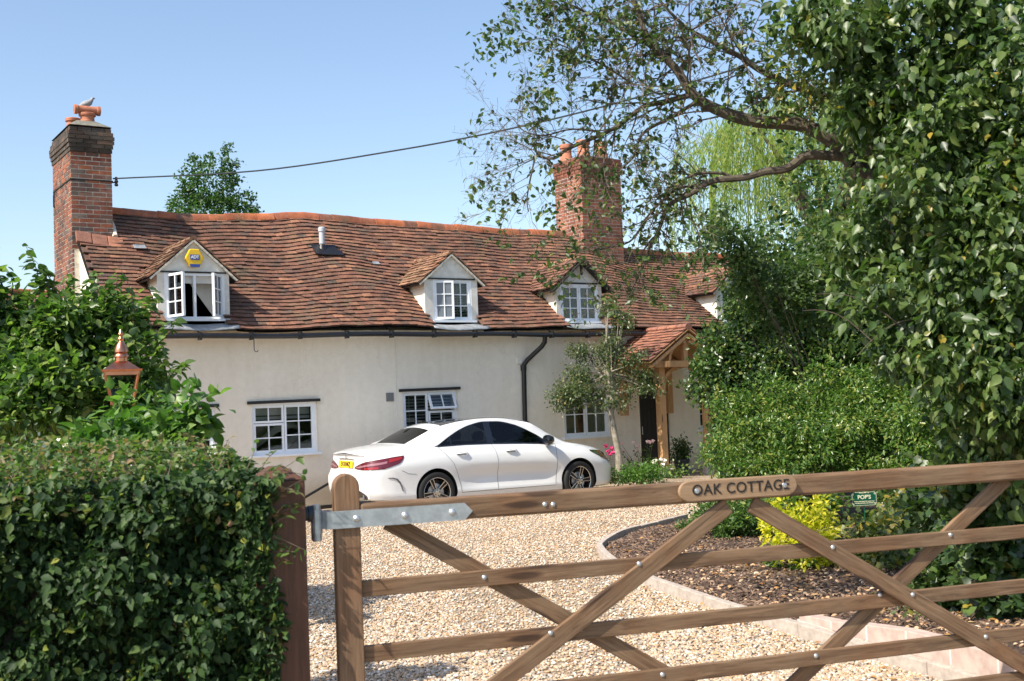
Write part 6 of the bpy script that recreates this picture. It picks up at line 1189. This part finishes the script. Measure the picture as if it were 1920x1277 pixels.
for k in range(120):
    a = Vector((rng.uniform(-2.4, -.4), rng.uniform(0, .9), 1.46)); b = a+Vector((rng.normal(0, .08), rng.normal(0, .05), rng.uniform(.04, .17))); g = MB(); g.tube([a, a.lerp(b, .5), b], [.003, .002, .001], 4); g.obj('twig', M['twig'], hd)
    for s in (.5, .75, 1): sl.append(a.lerp(b, s)); sa.append((rng.normal(), rng.normal(), .3))
for k in range(22):
    a = Vector((-.36, -.08, rng.uniform(1.15, 1.5))); b = a+Vector((rng.uniform(.04, .2), rng.uniform(-.06, .02), rng.uniform(-.08, .12))); g = MB(); g.tube([a, a.lerp(b, .5)+Vector((0, 0, .01)), b], [.0025, .002, .001], 4); g.obj('twig', M['twig'], hd)
    for s in (.3, .5, .7, .9, 1): sl.append(a.lerp(b, s)); sa.append((rng.normal(), -.4, rng.normal(-.3, .5)))
leaves('sprig_leaves', np.array([tuple(p) for p in sl]), np.array(sa), .034, M['hedgetop'], hd, 'oval')
# the biggest-looking leaves of hedge and tree as separate pieces
def singles(E, n, fn, m, shape, size, name='leaf'):
    me0, *_ = leafmesh('leaf', np.zeros((1, 3)), np.array([[0, 1., 0]]), np.array([[0, 0, 1.]]), shape, np.ones(1)); me0.attributes.new('var', 'FLOAT', 'POINT'); me0.materials.append(m)
    for _ in range(n):
        p, ax, zz = fn(); ax = Vector(ax).normalized(); s_ = ax.cross(Vector(zz)).normalized(); zz = s_.cross(ax); k = size*random.uniform(.8, 1.35); o = link(name, me0, E); Mx = Matrix((s_*k, ax*k, zz*k)).transposed().to_4x4(); Mx.translation = Vector(p); o.matrix_local = Mx
def f1():
    x = rng.uniform(-1.45, -.32); z = rng.uniform(.35, 1.5); return (x, -.075+float(nz(x, z)), z), (rng.normal(0, .6), -.35+rng.normal(0, .2), -.6+rng.normal(0, .4)), (rng.normal(0, .4), -.7, .6)
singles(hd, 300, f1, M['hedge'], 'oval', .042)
def f2():
    b = B_near[rng.integers(len(B_near))]; d = rng.normal(0, 1, 3); d[1] = -abs(d[1])-.3; d /= np.linalg.norm(d); p = b[0]+d*b[1]*1.05-np.array(TO); return p, (rng.normal(0, .5), -.3+rng.normal(0, .3), -.8), (rng.normal(0, .4)-.3, -.6, .7)
B_near = [blob(1860, 170, 7.0, 150, 150, .6), blob(1860, 480, 6.9, 140, 170, .6), blob(1800, 680, 7.1, 130, 120, .5), blob(1720, 560, 7.3, 120, 110, .5), blob(1720, 80, 7.4, 180, 100, .6), blob(1790, 330, 7.1, 150, 120, .55)]
singles(T, 300, f2, M['bigleaf'], 'oval', .07)
# ------------------------------------------------------------------ plants by the door
def flowers(name, label, uv, pts, col, stemc, n_leaf=120, rad=.03, h=.55):
    b = hw(uv[0], uv[1], .1); E = empty(name, label, 'plant', b); off = np.array(b); g = MB(); fm = simple(name+'_petal', col, .6); LPp = []; LAa = []
    for (px, py) in pts:
        t = at(px, py, b.y)-b; g.tube([Vector((t.x*.3, 0, 0)), t*.5+Vector((.02, 0, 0)), t], [.006, .005, .003], 5)
        f = MB()
        for k in range(7): a = k*2.4; r = rad*(.35+.1*k); f.box((r*math.cos(a)*.5, r*math.sin(a)*.5, .006*k), (rad*.9, rad*.7, rad*.25), Euler((random.gauss(0, .6), random.gauss(0, .6), a)).to_matrix())
        f.obj('flower', fm, E, True, loc=t)
        for s in np.linspace(.05, .9, 9): LPp.append(t*s+Vector((random.gauss(0, .04), random.gauss(0, .04), 0))); LAa.append((random.gauss(0, 1), random.gauss(0, 1), .2))
    g.obj('stems', stemc, E); P, A, v = cloud([(np.array([0, 0, h*.4]), np.array([.28, .2, h*.45]))], n_leaf, 7, .05, .2); P = np.concatenate([P, np.array([tuple(p) for p in LPp])]); A = np.concatenate([A, np.array(LAa)])
    leaves('foliage', P, A, .055, M['shrub'], E, 'dia'); return E
flowers('rose_bush', 'bush with deep pink blooms beside the bay tree trunk', (5.25, .9), [(1140, 848), (1147, 842), (1136, 838), (1144, 853), (1150, 850)], (.75, .06, .22), M['twig'], 30, .05, .35)
flowers('pale_rose_bush', 'taller plant with pale pink blooms in front of the door', (6.0, 1.1), [(1188, 832), (1195, 838), (1214, 830), (1219, 831), (1224, 829), (1193, 846), (1166, 834), (1170, 848), (1164, 847)], (.8, .55, .52), M['shrub'], 60, .04, .6)
flowers('white_rose_bush', 'low plant with white blooms at the foot of the left porch post', (6.35, 1.55), [(1229, 866), (1240, 864), (1246, 866), (1226, 869), (1243, 873)], (.85, .82, .74), M['shrub'], 45, .05, .35)
E = shrub('edging_plants', 'bright yellow-green ground cover spilling onto the gravel near the car nose', 'plant', [blob(1165, 893, 20.3, 24, 15, .25), blob(1195, 890, 20.3, 26, 18, .3), blob(1222, 886, 20.6, 24, 18, .3)], 300, 8, .045, .05, M['vine'], 'dia', (2.1, 20.3, .05), r0=.006, inner=.2)
q = hw(6.95, .85, .2); pe = empty('potted_plant', 'dark potted evergreen standing by the porch wall', 'potted plant', hw(7.25, .75, .13)); g = MB(); g.lathe([(.09, 0), (.13, .02), (.15, .24), (.165, .25), (.165, .28), (.14, .28)], 18); g.obj('pot', M['darkmetal'], pe, 40); P, A, v = cloud([(np.array([0, 0, .45]), np.array([.17, .15, .24]))], 150, 7, .04, .3); leaves('foliage', P, A, .06, M['darkleaf'], pe, 'lance'); stems('stems', M['bark'], pe, (0, 0, .2), [(0, 0, .6), (.1, 0, .5), (-.1, .05, .5)], .01)
# a few loose pieces: fallen leaves on drive and bed
n = 900; Y = rng.uniform(6.5, 15, n); X = np.array([kx(y)+(rng.normal(.3, .9) if rng.random() < .45 else rng.uniform(.5, 3.6)) for y in Y]); Zz = np.array([bed_h(a, b)+.025 if a > kx(b)+.05 else gh(a, b)+.02 for a, b in zip(X, Y)])
leaves('fallen_leaves', np.column_stack([X, Y, Zz]), np.column_stack([rng.normal(0, 1, n), rng.normal(0, 1, n), rng.normal(0, .12, n)]), .045, M['litter'], None, 'oval', up=4, kind=1)['label'] = 'dry orange leaves fallen on the drive and bed'
